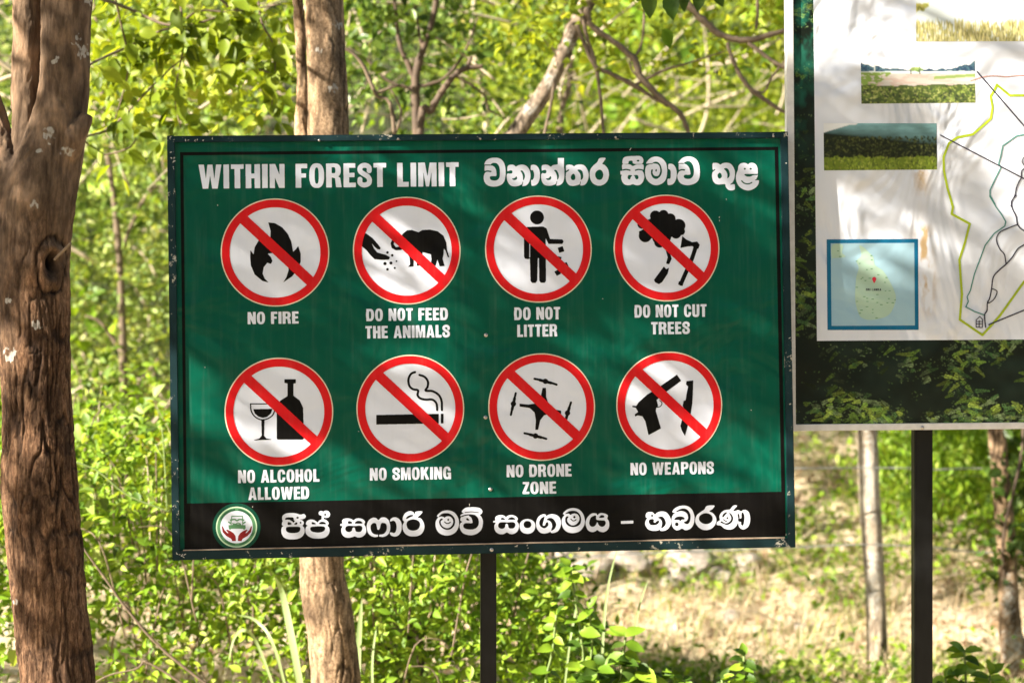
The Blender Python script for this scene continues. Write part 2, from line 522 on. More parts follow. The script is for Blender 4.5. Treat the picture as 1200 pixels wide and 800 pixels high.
def blades(name, P, length, width, mat, label, lean=0.5, cat=None, seg=3):
    n = len(P)
    L = (length * (0.4 + 1.0 * rng.random(n)))[:, None]
    th = rng.random(n) * 2 * np.pi
    H = np.stack([np.cos(th), np.sin(th), 0 * th], -1)
    S = np.stack([-np.sin(th + .6), np.cos(th + .6), 0 * th], -1) * width
    ln = (lean * (0.2 + 1.6 * rng.random(n)))[:, None]
    rows = []
    for k in range(seg + 1):
        u = k / seg
        C = P + L * (np.array([0, 0, 1]) * (u - 0.35 * ln * u * u) + H * ln * u * u)
        wv = S * (1 - u * 0.9) * 0.5
        rows += [C - wv, C + wv]
    V = np.stack(rows, 1); k = V.shape[1]
    q = [(2 * s, 2 * s + 1, 2 * s + 3, 2 * s + 2) for s in range(seg)]
    F = (np.arange(n)[:, None, None] * k + np.array(q)[None]).reshape(-1, 4)
    me = mesh_np(name, V.reshape(-1, 3), F)
    attr(me, 'rnd', np.repeat(rng.random(n), k))
    return tag(link(name, me, mat), label, cat or name.replace('_', ' '), kind='stuff')
P = on_bank(15000, -2.0, 5.2, 9.5, 18.2, 0.0)
blades('green_grass', P[fbm(P * [1.1, 1.1, 0], 3, 98) > 0.57], 0.16, 0.006, LIME, 'fresh green grass tufts between the straw on the bank', lean=0.8)
P = on_bank(30000, -2.0, 5.2, 9.5, 18.2, 0.0)
P = P[fbm(P * [1.3, 1.3, 0], 3, 95) > 0.42]
blades('dry_grass', P, 0.20, 0.006, STRAW, 'dry straw coloured grass on the bank right of the sign post', lean=0.9)
# tangle of thin dry vines and sticks on the bank
L = []
for k in range(150):
    x = random.uniform(0.0, 4.2); y = random.uniform(12.2, 17.0)
    z = float(terrain(np.array([x]), np.array([y]))[0])
    dx, dy = random.uniform(-.5, .5), random.uniform(-.3, .3)
    hh = random.uniform(0.03, 0.28)
    pts = np.array([(x, y, z), (x + dx * .4, y + dy * .4, z + hh), (x + dx, y + dy, z + hh * random.uniform(.1, 1.2))])
    L.append(tube_arrays(pts, np.array([.0045, .0035, .002]) * random.uniform(.4, 1.3), 4, 4, 0.3))
V, F = join_arrays(L)
tag(link('dry_brush', mesh_np('dry_brush', V, F, True), BARK_PALE), 'tangle of thin pale dead stems on the bank', 'dry brush', kind='stuff')

# ------------------------------------------------------------------ bark
def mat_bark(name, dark, mid, light, lichen=(0.62, 0.60, 0.55), vs=(1, 1, 0.22)):
    m, t, b = new_mat(name)
    n = noise_node(t, 105, 9, 0.82, vec_scale=(vs[0], vs[1], vs[2] * 1.3), dist=.4)
    n2 = noise_node(t, 9, 5, 0.65, vec_scale=(1, 1, 0.6))
    n3 = noise_node(t, 160, 4, 0.7, vec_scale=(1, 1, 0.5))
    r = ramp(t, [(0.34, dark), (0.5, mid), (0.66, light)])
    t.links.new(n.outputs[0], r.inputs[0])
    r2 = ramp(t, [(0.32, (0.45, 0.42, 0.40)), (0.5, (0.95, 0.93, 0.9)), (0.68, (1.45, 1.42, 1.38))])
    t.links.new(n2.outputs[0], r2.inputs[0])
    c = mixc(t, 1.0, r, r2, 'MULTIPLY')
    ag = nd(t, 'ShaderNodeAttribute'); ag.attribute_name = 'grey'
    c = mixc(t, ag.outputs['Fac'], c, mixc(t, 1.0, mixc(t, 0.75, c, (0.185, 0.13, 0.09)), r2, 'MULTIPLY'))
    ap = nd(t, 'ShaderNodeAttribute'); ap.attribute_name = 'plate'
    rp = ramp(t, [(0.30, (0.5, 0.47, 0.45)), (0.5, (1, 1, 1)), (0.68, (1.5, 1.45, 1.4))]); t.links.new(ap.outputs['Fac'], rp.inputs[0])
    c = mixc(t, 0.8, c, mixc(t, 1.0, c, rp, 'MULTIPLY'))
    av = nd(t, 'ShaderNodeAttribute'); av.attribute_name = 'crack'
    c = mixc(t, av.outputs['Fac'], c, tuple(x * 0.35 for x in dark))
    al = nd(t, 'ShaderNodeAttribute'); al.attribute_name = 'lichen'
    sm = nd(t, 'ShaderNodeMath', operation='MULTIPLY_ADD')
    t.links.new(n3.outputs[0], sm.inputs[0]); sm.inputs[1].default_value = 0.9
    t.links.new(al.outputs['Fac'], sm.inputs[2])
    rl = ramp(t, [(0.78, (0, 0, 0)), (1.0, (0.6, 0.6, 0.6))])
    t.links.new(sm.outputs[0], rl.inputs[0])
    c = mixc(t, rl, c, lichen)
    t.links.new(c, b.inputs['Base Color'])
    b.inputs['Roughness'].default_value = 0.9
    b.inputs['Specular IOR Level'].default_value = 0.2
    bump(t, b, n.outputs[0], 0.9, 0.010)
    return m
BARK_RED = mat_bark('red_brown_bark', (0.035, 0.018, 0.011), (0.135, 0.074, 0.043), (0.34, 0.21, 0.13))
BARK_TAN = mat_bark('tan_bark', (0.085, 0.052, 0.03), (0.33, 0.225, 0.14), (0.50, 0.375, 0.26), vs=(1, 1, 0.6))
BARK_GREY = mat_bark('grey_brown_bark', (0.13, 0.095, 0.07), (0.33, 0.26, 0.20), (0.52, 0.44, 0.36), vs=(1, 1, 0.5))

def bark_trunk(name, tubes, mat, parent, voxel, ridge, spots=(), burl=None, grey=None, seed=5):
    """tubes fused into one skin, then ridged and cracked"""
    V, F = join_arrays(tubes)
    me = mesh_np(name + '_raw', V, F, True)
    o = bpy.data.objects.new(name + '_raw', me); COL.objects.link(o)
    md = o.modifiers.new('r', 'REMESH'); md.mode = 'VOXEL'; md.voxel_size = voxel; md.use_smooth_shade = True
    ms = o.modifiers.new('s', 'SMOOTH'); ms.factor = 0.5; ms.iterations = 6
    dg = bpy.context.evaluated_depsgraph_get(); dg.update()
    ev = o.evaluated_get(dg)
    me2 = bpy.data.meshes.new_from_object(ev)
    me2.name = name
    bpy.data.objects.remove(o); bpy.data.meshes.remove(me)
    n = len(me2.vertices)
    C = np.empty(n * 3, np.float32); me2.vertices.foreach_get('co', C); C = C.reshape(-1, 3).astype(float)
    N = np.empty(n * 3, np.float32); me2.vertex_normals.foreach_get('vector', N); N = N.reshape(-1, 3).astype(float)
    warp = (fbm(C * [9, 9, 5], 3, seed) - 0.5)
    Q = C + np.stack([warp, warp * 0.7, warp], -1) * 0.05
    rid = 1 - np.abs(2 * vnoise(Q * [62, 62, 9], seed + 2) - 1)          # long vertical furrows
    rid2 = 1 - np.abs(2 * vnoise(Q * [120, 120, 26], seed + 3) - 1)
    plates = fbm(Q * [30, 30, 14], 4, seed + 4)
    amount = np.clip(fbm(C * [4, 4, 1.6], 2, seed + 7) * 2.2 - 0.45, 0.25, 1)
    gr = np.zeros(n)
    if grey: gr = np.clip((C[:, 2] - grey[0]) / (grey[1] - grey[0]) + (fbm(C * [9, 9, 5], 3, seed + 20) - .5) * 1.6, 0, 1)
    amount = amount * (1 - .75 * gr)
    crack = np.clip((rid - 0.76) / 0.2, 0, 1) * amount
    crack2 = np.clip((rid2 - 0.86) / 0.14, 0, 1) * amount
    lump = (fbm(C * [7, 7, 4], 3, seed + 9) - 0.5) * 2
    d = ridge * (-1.1 * crack - 0.55 * crack2 + 0.9 * (plates - 0.5) + 0.5 * (vnoise(Q * [130, 130, 34], seed + 40) - .5)) + ridge * 1.3 * lump * 0.8
    cr = np.clip(crack * 0.9 + crack2 * 0.5, 0, 1)
    li = np.zeros(n)
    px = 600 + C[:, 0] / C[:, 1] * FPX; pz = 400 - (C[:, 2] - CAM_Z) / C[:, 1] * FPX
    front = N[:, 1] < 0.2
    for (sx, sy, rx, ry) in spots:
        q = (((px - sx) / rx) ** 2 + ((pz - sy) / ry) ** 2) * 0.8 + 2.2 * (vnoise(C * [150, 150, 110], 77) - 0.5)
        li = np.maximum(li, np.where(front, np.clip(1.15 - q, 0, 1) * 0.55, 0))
    if burl:
        bx, by, brx, bry = burl
        q = np.sqrt(((px - bx) / brx) ** 2 + ((pz - by) / bry) ** 2) * (0.75 + 0.5 * fbm(C * [28, 28, 20], 2, 91))
        ring = np.exp(-((q - 1.0) / 0.28) ** 2); pit = np.exp(-(q / 0.55) ** 2)
        groove = np.exp(-((q - 1.55) / 0.16) ** 2)
        d = np.where(front, d * (1 - ring * 0.35) + 0.009 * ring * (.4 + 1.2 * vnoise(C * [40, 40, 30], 93)) - 0.038 * pit - 0.007 * groove, d)
        cr = np.where(front, np.clip(cr * (1 - ring) + pit * 1.0 + groove * 0.7, 0, 1), cr)
    C = C + N * d[:, None]
    me2.vertices.foreach_set('co', C.astype(np.float32).ravel())
    attr(me2, 'crack', cr); attr(me2, 'grey', gr); attr(me2, 'plate', np.clip(fbm(Q * [55, 55, 13], 4, seed + 30), 0, 1)); attr(me2, 'lichen', li)
    me2.update()
    for p in me2.polygons: p.use_smooth = True
    me2.materials.clear()
    return link(name, me2, mat, parent)

def parented(root):
    """builders work in world space; keep children there under a root empty at the thing's base"""
    return root

class Thing:
    """an Empty at the thing's base; parts are given in world coordinates"""
    def __init__(s, name, base, label, cat, group=None):
        s.o = empty(name, base); tag(s.o, label, cat, group)
        s.base = Vector(base)
    def add(s, ob, parent=None, label=None, kind=None):
        par = parent or s.o
        ob.parent = par
        ob.matrix_parent_inverse = Matrix.Translation(-s.base) if par is s.o else Matrix.Identity(4)
        if label: ob['label'] = label
        if kind: ob['kind'] = kind
        return ob

# ------------------------------------------------------------------ forked tree on the left
YL = 6.9
T1 = Thing('forked_tree', (at(60, 800, YL).x, YL, 0), 'thick reddish brown forked tree trunk at the left edge of the photo', 'tree')
main = px_tube([(78, 1060, 60), (74, 920, 50), (67, 800, 44.5), (57.5, 700, 44.5), (48, 600, 45), (44, 500, 41), (41, 400, 42), (38, 300, 44), (46, 225, 44), (66, 160, 34), (75, 100, 29), (78, 0, 30), (84, -160, 29), (100, -420, 26), (110, -800, 18)], YL, 40, 12, 0)
second = px_tube([(34, 290, 28, .02), (34, 220, 24, .03), (33, 160, 19, .04), (31, 100, 17.5, .04), (33, 0, 18, .04), (28, -150, 17, .08), (0, -420, 15, .2), (-60, -800, 9, .4)], YL, 28, 12, 0)
third = px_tube([(26, 300, 26, -.01), (14, 225, 23, .0), (-3, 165, 20, .05), (-28, 80, 18, .12), (-60, -40, 17, .25), (-150, -330, 13, .5), (-330, -800, 8, .7)], YL, 28, 12, 0)
stub = px_tube([(72, 190, 18, -.02), (88, 160, 14, -.05), (99, 143, 10, -.05), (103, 134, 7.5, -.05)], YL, 16, 8, 0)
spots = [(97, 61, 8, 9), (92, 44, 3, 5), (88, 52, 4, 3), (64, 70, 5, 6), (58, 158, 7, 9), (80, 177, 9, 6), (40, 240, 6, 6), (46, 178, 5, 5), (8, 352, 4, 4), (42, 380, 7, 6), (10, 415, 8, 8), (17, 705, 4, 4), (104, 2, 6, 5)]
tr = bark_trunk('trunk', [main, second, third, stub], BARK_RED, None, 0.0032, 0.0070, spots, burl=(61, 308, 12, 20), grey=(1.62, 2.0))
T1.add(tr)
V, F = px_tube([(64, 304, 1.6, -.10), (74, 294, 1.8, -.15), (83, 285, 1.4, -.18)], YL, 6, 4, 0)
T1.add(link('twig', mesh_np('twig', V, F, True), BARK_TWIG))

# limbs and crown above the frame (this crown dapples the sign)
def limb(parts, pts, r0, r1, seg=8):
    n = len(pts)
    parts.append(tube_arrays(np.array(pts, float), np.linspace(r0, r1, n), seg, 5, 0.15))
base = at(84, -160, YL)
limbs = []
tops = [at(110, -800, YL), at(-60, -800, YL + .4), at(-330, -800, YL - .5), at(0, -420, YL + .2), at(-150, -330, YL - .2)]
ends = []
def branch_out(p, d, ln, r, depth):
    p = Vector(p); d = Vector(d).normalized()
    mid = p + d * ln * 0.5 + Vector((random.uniform(-.1, .1), random.uniform(-.1, .1), random.uniform(0, .12))) * ln
    e = p + d * ln + Vector((0, 0, random.uniform(-.05, .15))) * ln
    limb(limbs, [p, mid, e], r, r * .5, 6)
    ends.append(mid); ends.append(e)
    if depth > 0:
        for k in range(3):
            nd_ = (d + Vector((random.uniform(-.9, .9), random.uniform(-.9, .9), random.uniform(-.4, .5)))).normalized()
            branch_out(e if k else mid, nd_, ln * random.uniform(.55, .8), r * .55, depth - 1)
for tp, dirs in zip(tops, [[(.5, .3, .7), (.9, .6, .3)], [(-.3, .7, .6), (-.8, .5, .3)], [(-.9, -.2, .3), (-.6, -.7, .4), (-.9, .3, .2)], [(-.9, .1, .25)], [(-.9, -.5, .25), (-.8, -.9, .3)]]):
    for d in dirs: branch_out(tp, d, 1.25, 0.035, 2)
V, F = join_arrays(limbs)
T1.add(link('limb', mesh_np('limb', V, F, True), BARK_TWIG), kind='stuff')
E_ = np.array([tuple(e) for e in ends])
E_ = E_[(E_[:, 2] > 3.15)]
idx = rng.integers(0, len(E_), 9000)
P = E_[idx] + rng.normal(size=(9000, 3)) * 0.22
P = P[P[:, 2] > 3.0]
for (Yp, xa, xb, ya, yb, pk) in ((6.85, -30, 100, -60, 820, .9), (8.2, 350, 420, -60, 170, .92), (7.17, 935, 1260, -60, 180, .6), (7.0, 200, 935, 150, 660, .5)):   # openings cut along the sun rays to let light onto trunks and boards
    _t = (P[:, 1] - Yp) / SUN_FROM.y; _q = P - np.outer(_t, SUN_FROM)
    _x = 600 + _q[:, 0] / Yp * FPX; _y = 400 - (_q[:, 2] - CAM_Z) / Yp * FPX
    P = P[~((_x > xa) & (_x < xb) & (_y > ya) & (_y < yb) & (rng.random(len(P)) < pk))]
T1.add(link('crown', leaf_mesh('crown', P, 0.075 * (0.6 + 0.8 * rng.random(len(P))), up=0.6), MIDG), kind='stuff')

# added unseen tree on the sun side: crown gaps shaped to dapple the boards
TS = Thing('added_shade_tree', (-5.9, 3.4, 0), 'added unseen tree on the left, its gappy crown shaped to dapple the boards', 'tree')
S_ = np.array(tuple(SUN_FROM))
gaps = [  # (photo px on the boards, py, rx, ry, tilt deg, strength)
    (238, 540, 30, 60, 30, 1.0), (262, 480, 30, 14, 30, .7), (500, 200, 75, 16, 25, .8), (570, 290, 16, 60, 35, .9), (520, 380, 20, 50, 40, .5), (885, 190, 40, 30, 20, 1.0), (800, 176, 60, 10, 10, .7),
    (545, 576, 40, 8, 10, .9), (860, 520, 60, 30, 30, .5), (690, 380, 14, 50, 40, .6), (430, 560, 30, 12, 20, .6), (300, 610, 90, 10, 0, .4), (780, 560, 60, 12, 5, .7), (650, 180, 30, 10, 20, .5),
    (350, 620, 60, 30, 0, .6), (760, 610, 80, 20, 0, .5), (480, 330, 14, 30, 40, .5),
    (20, 80, 22, 120, 0, 1.6), (-8, 420, 16, 60, 0, 1.2), (5, 620, 18, 100, -8, 1.3), (60, 730, 40, 50, -10, .8), (70, 100, 18, 40, 0, .6), (60, 520, 14, 50, 0, .5), (62, 210, 30, 20, 20, .6), (90, 780, 30, 30, 0, .6)]
def lit(px, py):
    g = np.zeros(len(px))
    for (cx, cy, rx, ry, tl, st) in gaps:
        rx *= 2.3; ry *= 1.5
        a = R(tl); dx = px - cx; dy = py - cy
        u = (dx * math.cos(a) + dy * math.sin(a)) / rx; v = (-dx * math.sin(a) + dy * math.cos(a)) / ry
        g = np.maximum(g, st * np.exp(-(u * u + v * v) ** 1.3 * .8))
    band = np.interp(py - 75, [0, 170, 200, 360, 390, 450, 480, 550, 580, 690, 720, 830], [1.2, 1.2, .15, .15, .6, .6, .2, .2, .75, .75, .3, .4]) * (.75 + .5 * vnoise(np.stack([px / 70, py / 35, px * 0], -1), 5))
    g = np.where(px < 192, band, g)
    g = np.maximum(g, np.clip((px - 935) / 40, 0, 1) * (.08 + .34 * np.clip((200 - py + (px - 950) * .2) / 80, 0, 1)))
    return g
n = 29000
qx = rng.random(n) * 1300 - 220; qy = rng.random(n) * 830 + 10
g = lit(qx, qy) + .22 * (fbm(np.stack([qx / 60, qy / 60 + qx / 90, qx * 0], -1), 3, 17) - .5)
kp = rng.random(n) > np.clip(g * 2.5, 0, 1)
qx, qy = qx[kp], qy[kp]
B = np.stack([(qx - 600) / FPX * 7.0, np.full(len(qx), 7.0), CAM_Z - (qy - 400) / FPX * 7.0], -1)
P = B + S_ * (4.3 + 1.3 * rng.random(len(qx)))[:, None]
P = P[rng.random(len(P)) < .52]
TS.add(link('crown', leaf_mesh('crown', P, 0.055 * (0.6 + 0.8 * rng.random(len(P))), up=0.5, face=tuple(S_ * 1.2)), MIDG), kind='stuff')
limbs = []; ends = []
limb(limbs, [(-5.9, 3.4, -.2), (-5.85, 3.5, 1.2), (-5.6, 3.8, 2.4), (-5.2, 4.2, 3.2), (-4.9, 4.6, 3.8)], .19, .06, 12)
for tgt in ((-3.6, 5.4, 3.9), (-4.4, 5.0, 4.5), (-5.4, 5.2, 4.2), (-3.4, 5.2, 3.5), (-6.2, 4.6, 4.4)):
    limb(limbs, [(-5.2, 4.2, 3.2), ((-5.2 + tgt[0]) / 2, (4.2 + tgt[1]) / 2, (3.2 + tgt[2]) / 2 + .15), tgt], .05, .015, 7)
V, F = join_arrays(limbs)
TS.add(link('trunk', mesh_np('trunk', V, F, True), BARK_TWIG))

# leaf templates shared by every countable leaf
def leaf_template(seed, elong, wave=0.0):
    global rng
    keep = rng; rng = np.random.default_rng(seed)
    n = 13; ws = np.sin(np.linspace(0, 1, n) ** 0.8 * np.pi) ** 0.9
    rows = []
    for k in range(n):
        u = k / (n - 1); wd = ws[k] * 0.5 / elong * (1 + wave * math.sin(k * 2.2))
        zc = -0.22 * u * u + 0.05 * math.sin(u * 5 + seed)
        rows += [(-wd, u, zc + wd * 0.45), (0, u, zc), (wd, u, zc + wd * 0.45)]
    F = []
    for k in range(n - 1):
        a = k * 3
        F += [(a, a + 1, a + 4, a + 3), (a + 1, a + 2, a + 5, a + 4)]
    me = mesh_np('leaf', rows, F, True)
    attr(me, 'rnd', np.full(len(rows), rng.random()))
    rng = keep
    return me
def leaf_set(mat, elong, n=5, wave=0.0):
    L = []
    for s in range(n):
        me = leaf_template(s * 7 + 1, elong, wave); me.materials.append(mat); L.append(me)
    return L
LEAF_YEL = leaf_set(YEL, 1.7, 6); LEAF_GRN = leaf_set(LIME, 1.6, 5, 0.05); LEAF_DEEP = leaf_set(DEEP, 1.7, 5)
def put_leaf(thing, meshes, p, tip, size, twist=None, parent=None):
    """single leaf object: base p, pointing along tip"""
    o = bpy.data.objects.new('leaf', random.choice(meshes)); COL.objects.link(o)
    y = Vector(tip).normalized()
    ref = Vector((random.uniform(-.6, .1), random.uniform(-1, .2), random.uniform(.1, 1.2))) if twist is None else Vector(twist)
    x = y.cross(ref).normalized(); z = x.cross(y)
    M = Matrix((x, y, z)).transposed().to_4x4()
    M = Matrix.Translation(Vector(p) - (thing.base if thing else Vector())) @ M @ Matrix.Scale(size, 4)
    o.parent = parent or thing.o
    o.matrix_local = M
    return o

def twig_leaves(thing, meshes, path, n, size, spread=0.05, hang=0.4):
    """alternate leaves along a world-space path"""
    S = catmull(np.array([tuple(p) for p in path]), 12)
    for k in range(n):
        q = Vector(S[int((k + random.random()) / n * (len(S) - 1))])
        d = Vector((random.uniform(-1, 1), random.uniform(-.8, .3), random.uniform(-1, .5) - hang))
        put_leaf(thing, meshes, q + d * random.uniform(0.1, 1) * spread, d, size * random.uniform(.65, 1.3))

# leafy boughs hanging right of the left trunk (grow from the forked tree)
YB = 8.9
boughs = [
    [(60, -60, 3.2, -1.0), (105, -10, 2.4, -.5), (150, 10, 2.0), (200, 30, 1.6), (233, 13, 1.4), (270, 14, 1.1), (330, 5, .8)],
    [(90, -90, 3, -1.2), (180, -40, 2, -.5), (265, 5, 1.5), (268, 57, 1.2), (300, 80, 1.0), (347, 92, .7)],
    [(85, 95, 2, -.9), (105, 76, 1.6, -.3), (150, 55, 1.5), (190, 36, 1.4), (240, 25, 1.2), (285, 8, .9)],
    [(92, 172, 1.4, -.9), (102, 160, 1.4, -.2), (130, 150, 1.3), (165, 115, 1.2), (195, 85, 1.0), (222, 62, .7)],
    [(95, 160, 1.2, -.7), (106, 172, 1.3), (121, 181, 1.2), (150, 174, 1.0), (160, 162, .7)],
    [(120, -60, 2, -.3), (140, 20, 1.4), (150, 80, 1.1), (135, 140, .7)],
    [(300, -50, 2, .2), (305, 20, 1.3), (322, 60, 1.0), (318, 130, .6)],
    [(200, -60, 2, .1), (215, 40, 1.2), (205, 110, .9), (212, 150, .6)],
]
tubes = []
paths = []
for bgh in boughs:
    tubes.append(px_tube(bgh, YB, 6, 6, 0.3))
    paths.append([at(p[0], p[1], YB + (p[3] if len(p) > 3 else 0)) for p in bgh])
for V, F in tubes:
    T1.add(link('bough', mesh_np('bough', V, F, True), BARK_TWIG))
for pth, n in zip(paths, (46, 44, 40, 16, 5, 34, 34, 40)):
    twig_leaves(T1, LEAF_YEL, pth[1:], n, 0.073, 0.12, 0.35)
# smaller leaves behind
def s_b(n):
    return np.array([tuple(at(95 + 265 * rng.random(), -40 + 185 * rng.random(), YB + .2 + .9 * rng.random())) for _ in range(n)])
P, tone = clumps(150, 7, s_b, 0.05)
T1.add(link('foliage', leaf_mesh('foliage', P, 0.06 * (0.6 + .7 * rng.random(len(P))), tone, fine=True, up=.4, elong=1.7), YEL), kind='stuff')

# ------------------------------------------------------------------ middle tree behind the sign
YM = 8.2
T2 = Thing('smooth_tree', (at(400, 820, YM).x, YM, 0), 'smooth tan tree trunk passing behind the green sign', 'tree')
mt = px_tube([(402, 960, 38), (398, 850, 32), (394, 800, 29), (388, 740, 28.5), (382, 700, 28.5), (377, 655, 26), (378, 500, 25.5), (384, 300, 25), (385, 150, 24.2), (383, 80, 23.5), (380, 0, 22.5), (374, -200, 21), (360, -600, 17), (330, -1000, 9)], YM, 32, 10, 0)
slim = px_tube([(372, 330, 9, .06), (358, 230, 8.5, .08), (354, 155, 8.5, .1), (354, 90, 7, .1), (351, 30, 6.5, .1), (345, -40, 6, .12), (320, -300, 5, .3), (290, -600, 3, .5)], YM, 16, 10, 0)
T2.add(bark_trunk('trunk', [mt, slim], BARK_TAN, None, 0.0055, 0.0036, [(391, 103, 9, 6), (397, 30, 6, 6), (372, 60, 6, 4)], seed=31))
L = []; ee = []
limbs = L
for tp, dirs in ((at(360, -600, YM), [(.6, .4, .6), (-.5, .5, .7)]), (at(330, -1000, YM), [(-.2, -.2, 1), (.5, -.2, .6), (-.5, .6, .4)]), (at(290, -600, YM + .5), [(-.6, .6, .4)])):
    for d in dirs: 
        ends = ee; branch_out(tp, d, 1.1, 0.03, 2)
V, F = join_arrays(L)
T2.add(link('limb', mesh_np('limb', V, F, True), BARK_TWIG), kind='stuff')
E_ = np.array([tuple(e) for e in ee]); E_ = E_[E_[:, 2] > 3.4]
P = E_[rng.integers(0, len(E_), 1700)] + rng.normal(size=(1700, 3)) * 0.22
P = P[P[:, 2] > 3.3]
T2.add(link('crown', leaf_mesh('crown', P, 0.07 * (0.6 + 0.8 * rng.random(len(P))), up=0.6), MIDG), kind='stuff')

# ------------------------------------------------------------------ leaning tree and thin trees above the sign
YN = 10.0
T3 = Thing('leaning_tree', (at(455, 830, YN).x, YN, 0), 'slim pale tree leaning right above the top edge of the green sign', 'tree')
ln_ = px_tube([(452, 850, 16), (462, 700, 15), (490, 450, 13.5), (545, 250, 13), (604, 157, 11), (640, 105, 10), (657, 70, 9.5), (673, 33, 9.5), (692, -5, 10), (715, -60, 11), (760, -220, 9), (800, -450, 6)], YN, 20, 8, 0)
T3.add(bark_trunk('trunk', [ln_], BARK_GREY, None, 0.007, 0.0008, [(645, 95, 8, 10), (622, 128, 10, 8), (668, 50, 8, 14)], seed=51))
right = [
    [(688, 10, 4), (693, 30, 3.6), (723, 52, 3.6), (743, 70, 3.6), (753, 93, 3.8), (777, 117, 3.4), (797, 133, 3), (807, 156, 2.4)],
    [(676, 30, 3), (683, 47, 2.6), (697, 77, 2.6), (717, 87, 2.6), (743, 100, 2.8), (763, 113, 2.2), (783, 125, 1.6)],
    [(743, 100, 1.8), (777, 83, 1.8), (810, 73, 1.2), (850, 60, .8)],
    [(684, 20, 2.6), (687, 40, 2.2), (700, 87, 2.2), (707, 155, 1.8), (708, 200, 1.5)],
    [(650, 93, 1.8), (646, 120, 1.8), (638, 157, 1.6), (630, 190, 1)],
    [(700, -60, 5), (760, -40, 4.6), (800, -2, 4.4), (827, 27, 4.2), (850, 43, 4), (877, 47, 3.6), (917, 37, 3), (960, 25, 2)],
    [(877, 50, 2.6), (900, 68, 2.6), (917, 78, 2.4), (960, 95, 1.8)],
    [(852, 50, 2.2), (860, 73, 2.6), (877, 103, 2.8), (893, 114, 2.4), (913, 128, 2.2), (950, 150, 1.4)],
    [(887, -30, 2), (888, 10, 1.8), (886, 34, 1.6)],
    [(930, 60, 1.4), (905, 90, 1.4), (895, 108, 1.2), (880, 104, 1)],
    [(757, -30, 1.6), (752, 50, 1.4), (738, 75, 1.2), (755, 100, .9)],
]
for p in right:
    V, F = px_tube(p, YN - .3, 6, 6, 0.4)
    T3.add(link('bough', mesh_np('bough', V, F, True), BARK_TWIG))
def leafy(n, x0, x1, y0, y1, Y, dY, mat, size, thing, cl=9):
    def f(k): return np.array([tuple(at(x0 + (x1 - x0) * rng.random(), y0 + (y1 - y0) * rng.random(), Y + dY * rng.random())) for _ in range(k)])
    P, tone = clumps(n, cl, f, 0.06)
    thing.add(link('foliage', leaf_mesh('foliage', P, size * (0.6 + .7 * rng.random(len(P))), tone, fine=True, up=.4, elong=1.8), mat), kind='stuff')
leafy(150, 600, 960, -60, 90, YN - .4, 1.2, YEL, 0.05, T3)
leafy(90, 660, 1000, -420, -110, YN - .2, 1.4, MIDG, 0.07, T3)

def thin_tree(base_px, Y, paths, label, mat, nleaf=60, box=None, lm=None, size=0.05):
    T = Thing('thin_tree', (at(base_px, 800, Y).x, Y, float(terrain(np.array([at(base_px, 800, Y).x]), np.array([Y]))[0])), label, 'tree')
    V, F = px_tube(paths[0], Y, 10, 6, 0.15)
    T.add(link('trunk', mesh_np('trunk', V, F, True), mat))
    if paths[1:]:
        for p in paths[1:]:
            V, F = px_tube(p, Y, 6, 6, 0.35)
            T.add(link('branch', mesh_np('branch', V, F, True), mat))
    if box: leafy(nleaf, box[0], box[1], box[2], box[3], Y - .2, .8, lm or MIDG, size, T)
    return T
thin_tree(488, 10.6, [[(492, 850, 7), (490, 500, 6.5), (488, 160, 5.5), (487, 95, 5.2), (495, 60, 4.2), (510, 10, 3.6), (520, -80, 3)],
    [(487, 100, 3.6), (478, 75, 3.2), (468, 50, 2.6), (462, 0, 2)], [(488, 102, 2.4), (520, 92, 1.8), (545, 60, 1.5), (560, 20, 1.1)], [(486, 105, 2.0), (455, 95, 1.6), (430, 70, 1.3), (408, 55, 1)],
    [(495, 60, 2), (488, 20, 1.6), (480, -30, 1.2)]],
    'thin forked dark tree above the word FOREST on the sign', BARK_DARK, 70, (410, 560, -60, 150), DEEP, 0.055)
thin_tree(497, 10.2, [[(480, 850, 6), (482, 500, 5.5), (492, 160, 4.6), (505, 130, 4.4), (519, 106, 4.2), (533, 88, 3.8), (547, 80, 3.4), (566, 78, 2.6)],
    [(547, 80, 3), (550, 72, 2.4), (553, 66, 1.2)], [(533, 88, 1.6), (566, 110, 1.3), (573, 128, 1.2), (594, 140, .8)]],
    'dark crooked broken sapling between the thin tree and the leaning tree', BARK_DARK)
thin_tree(665, 11.8, [[(640, 850, 5), (650, 500, 5), (655, 170, 4), (667, 100, 3.8), (667, 67, 3.4), (662, 0, 3), (660, -80, 2.4)],
    [(667, 80, 2), (640, 50, 1.6), (610, 30, 1.2), (575, 20, .8)], [(667, 60, 2.4), (672, 20, 2.2), (674, -40, 1.6)]],
    'thin brown sapling crossing behind the leaning tree', BARK_TWIG, 60, (560, 700, -40, 150), MIDG)
thin_tree(560, 12.6, [[(570, 850, 5), (566, 500, 4.6), (570, 160, 3.4), (562, 90, 3), (553, 40, 2.4), (560, -40, 2)],
    [(562, 90, 2), (590, 75, 1.6), (615, 80, 1.2)], [(566, 120, 1.8), (545, 105, 1.4), (530, 60, 1)], [(556, 60, 1.4), (530, 20, 1.2), (520, -20, 1)]],
    'slender tree with fine crossing twigs left of the leaning tree', BARK_PALE, 80, (500, 640, -60, 150), MIDG)
thin_tree(455, 9.6, [[(440, 850, 5), (446, 500, 5), (462, 160, 2.6), (440, 110, 2.4), (424, 75, 2.2), (406, 58, 1.8), (380, 50, 1)],
    [(440, 110, 1.6), (470, 100, 1.4), (486, 110, 1)], [(462, 160, 1.6), (470, 130, 1.4), (455, 100, 1)]],
    'bare brown twig rising beside the right side of the tan trunk', BARK_TWIG)
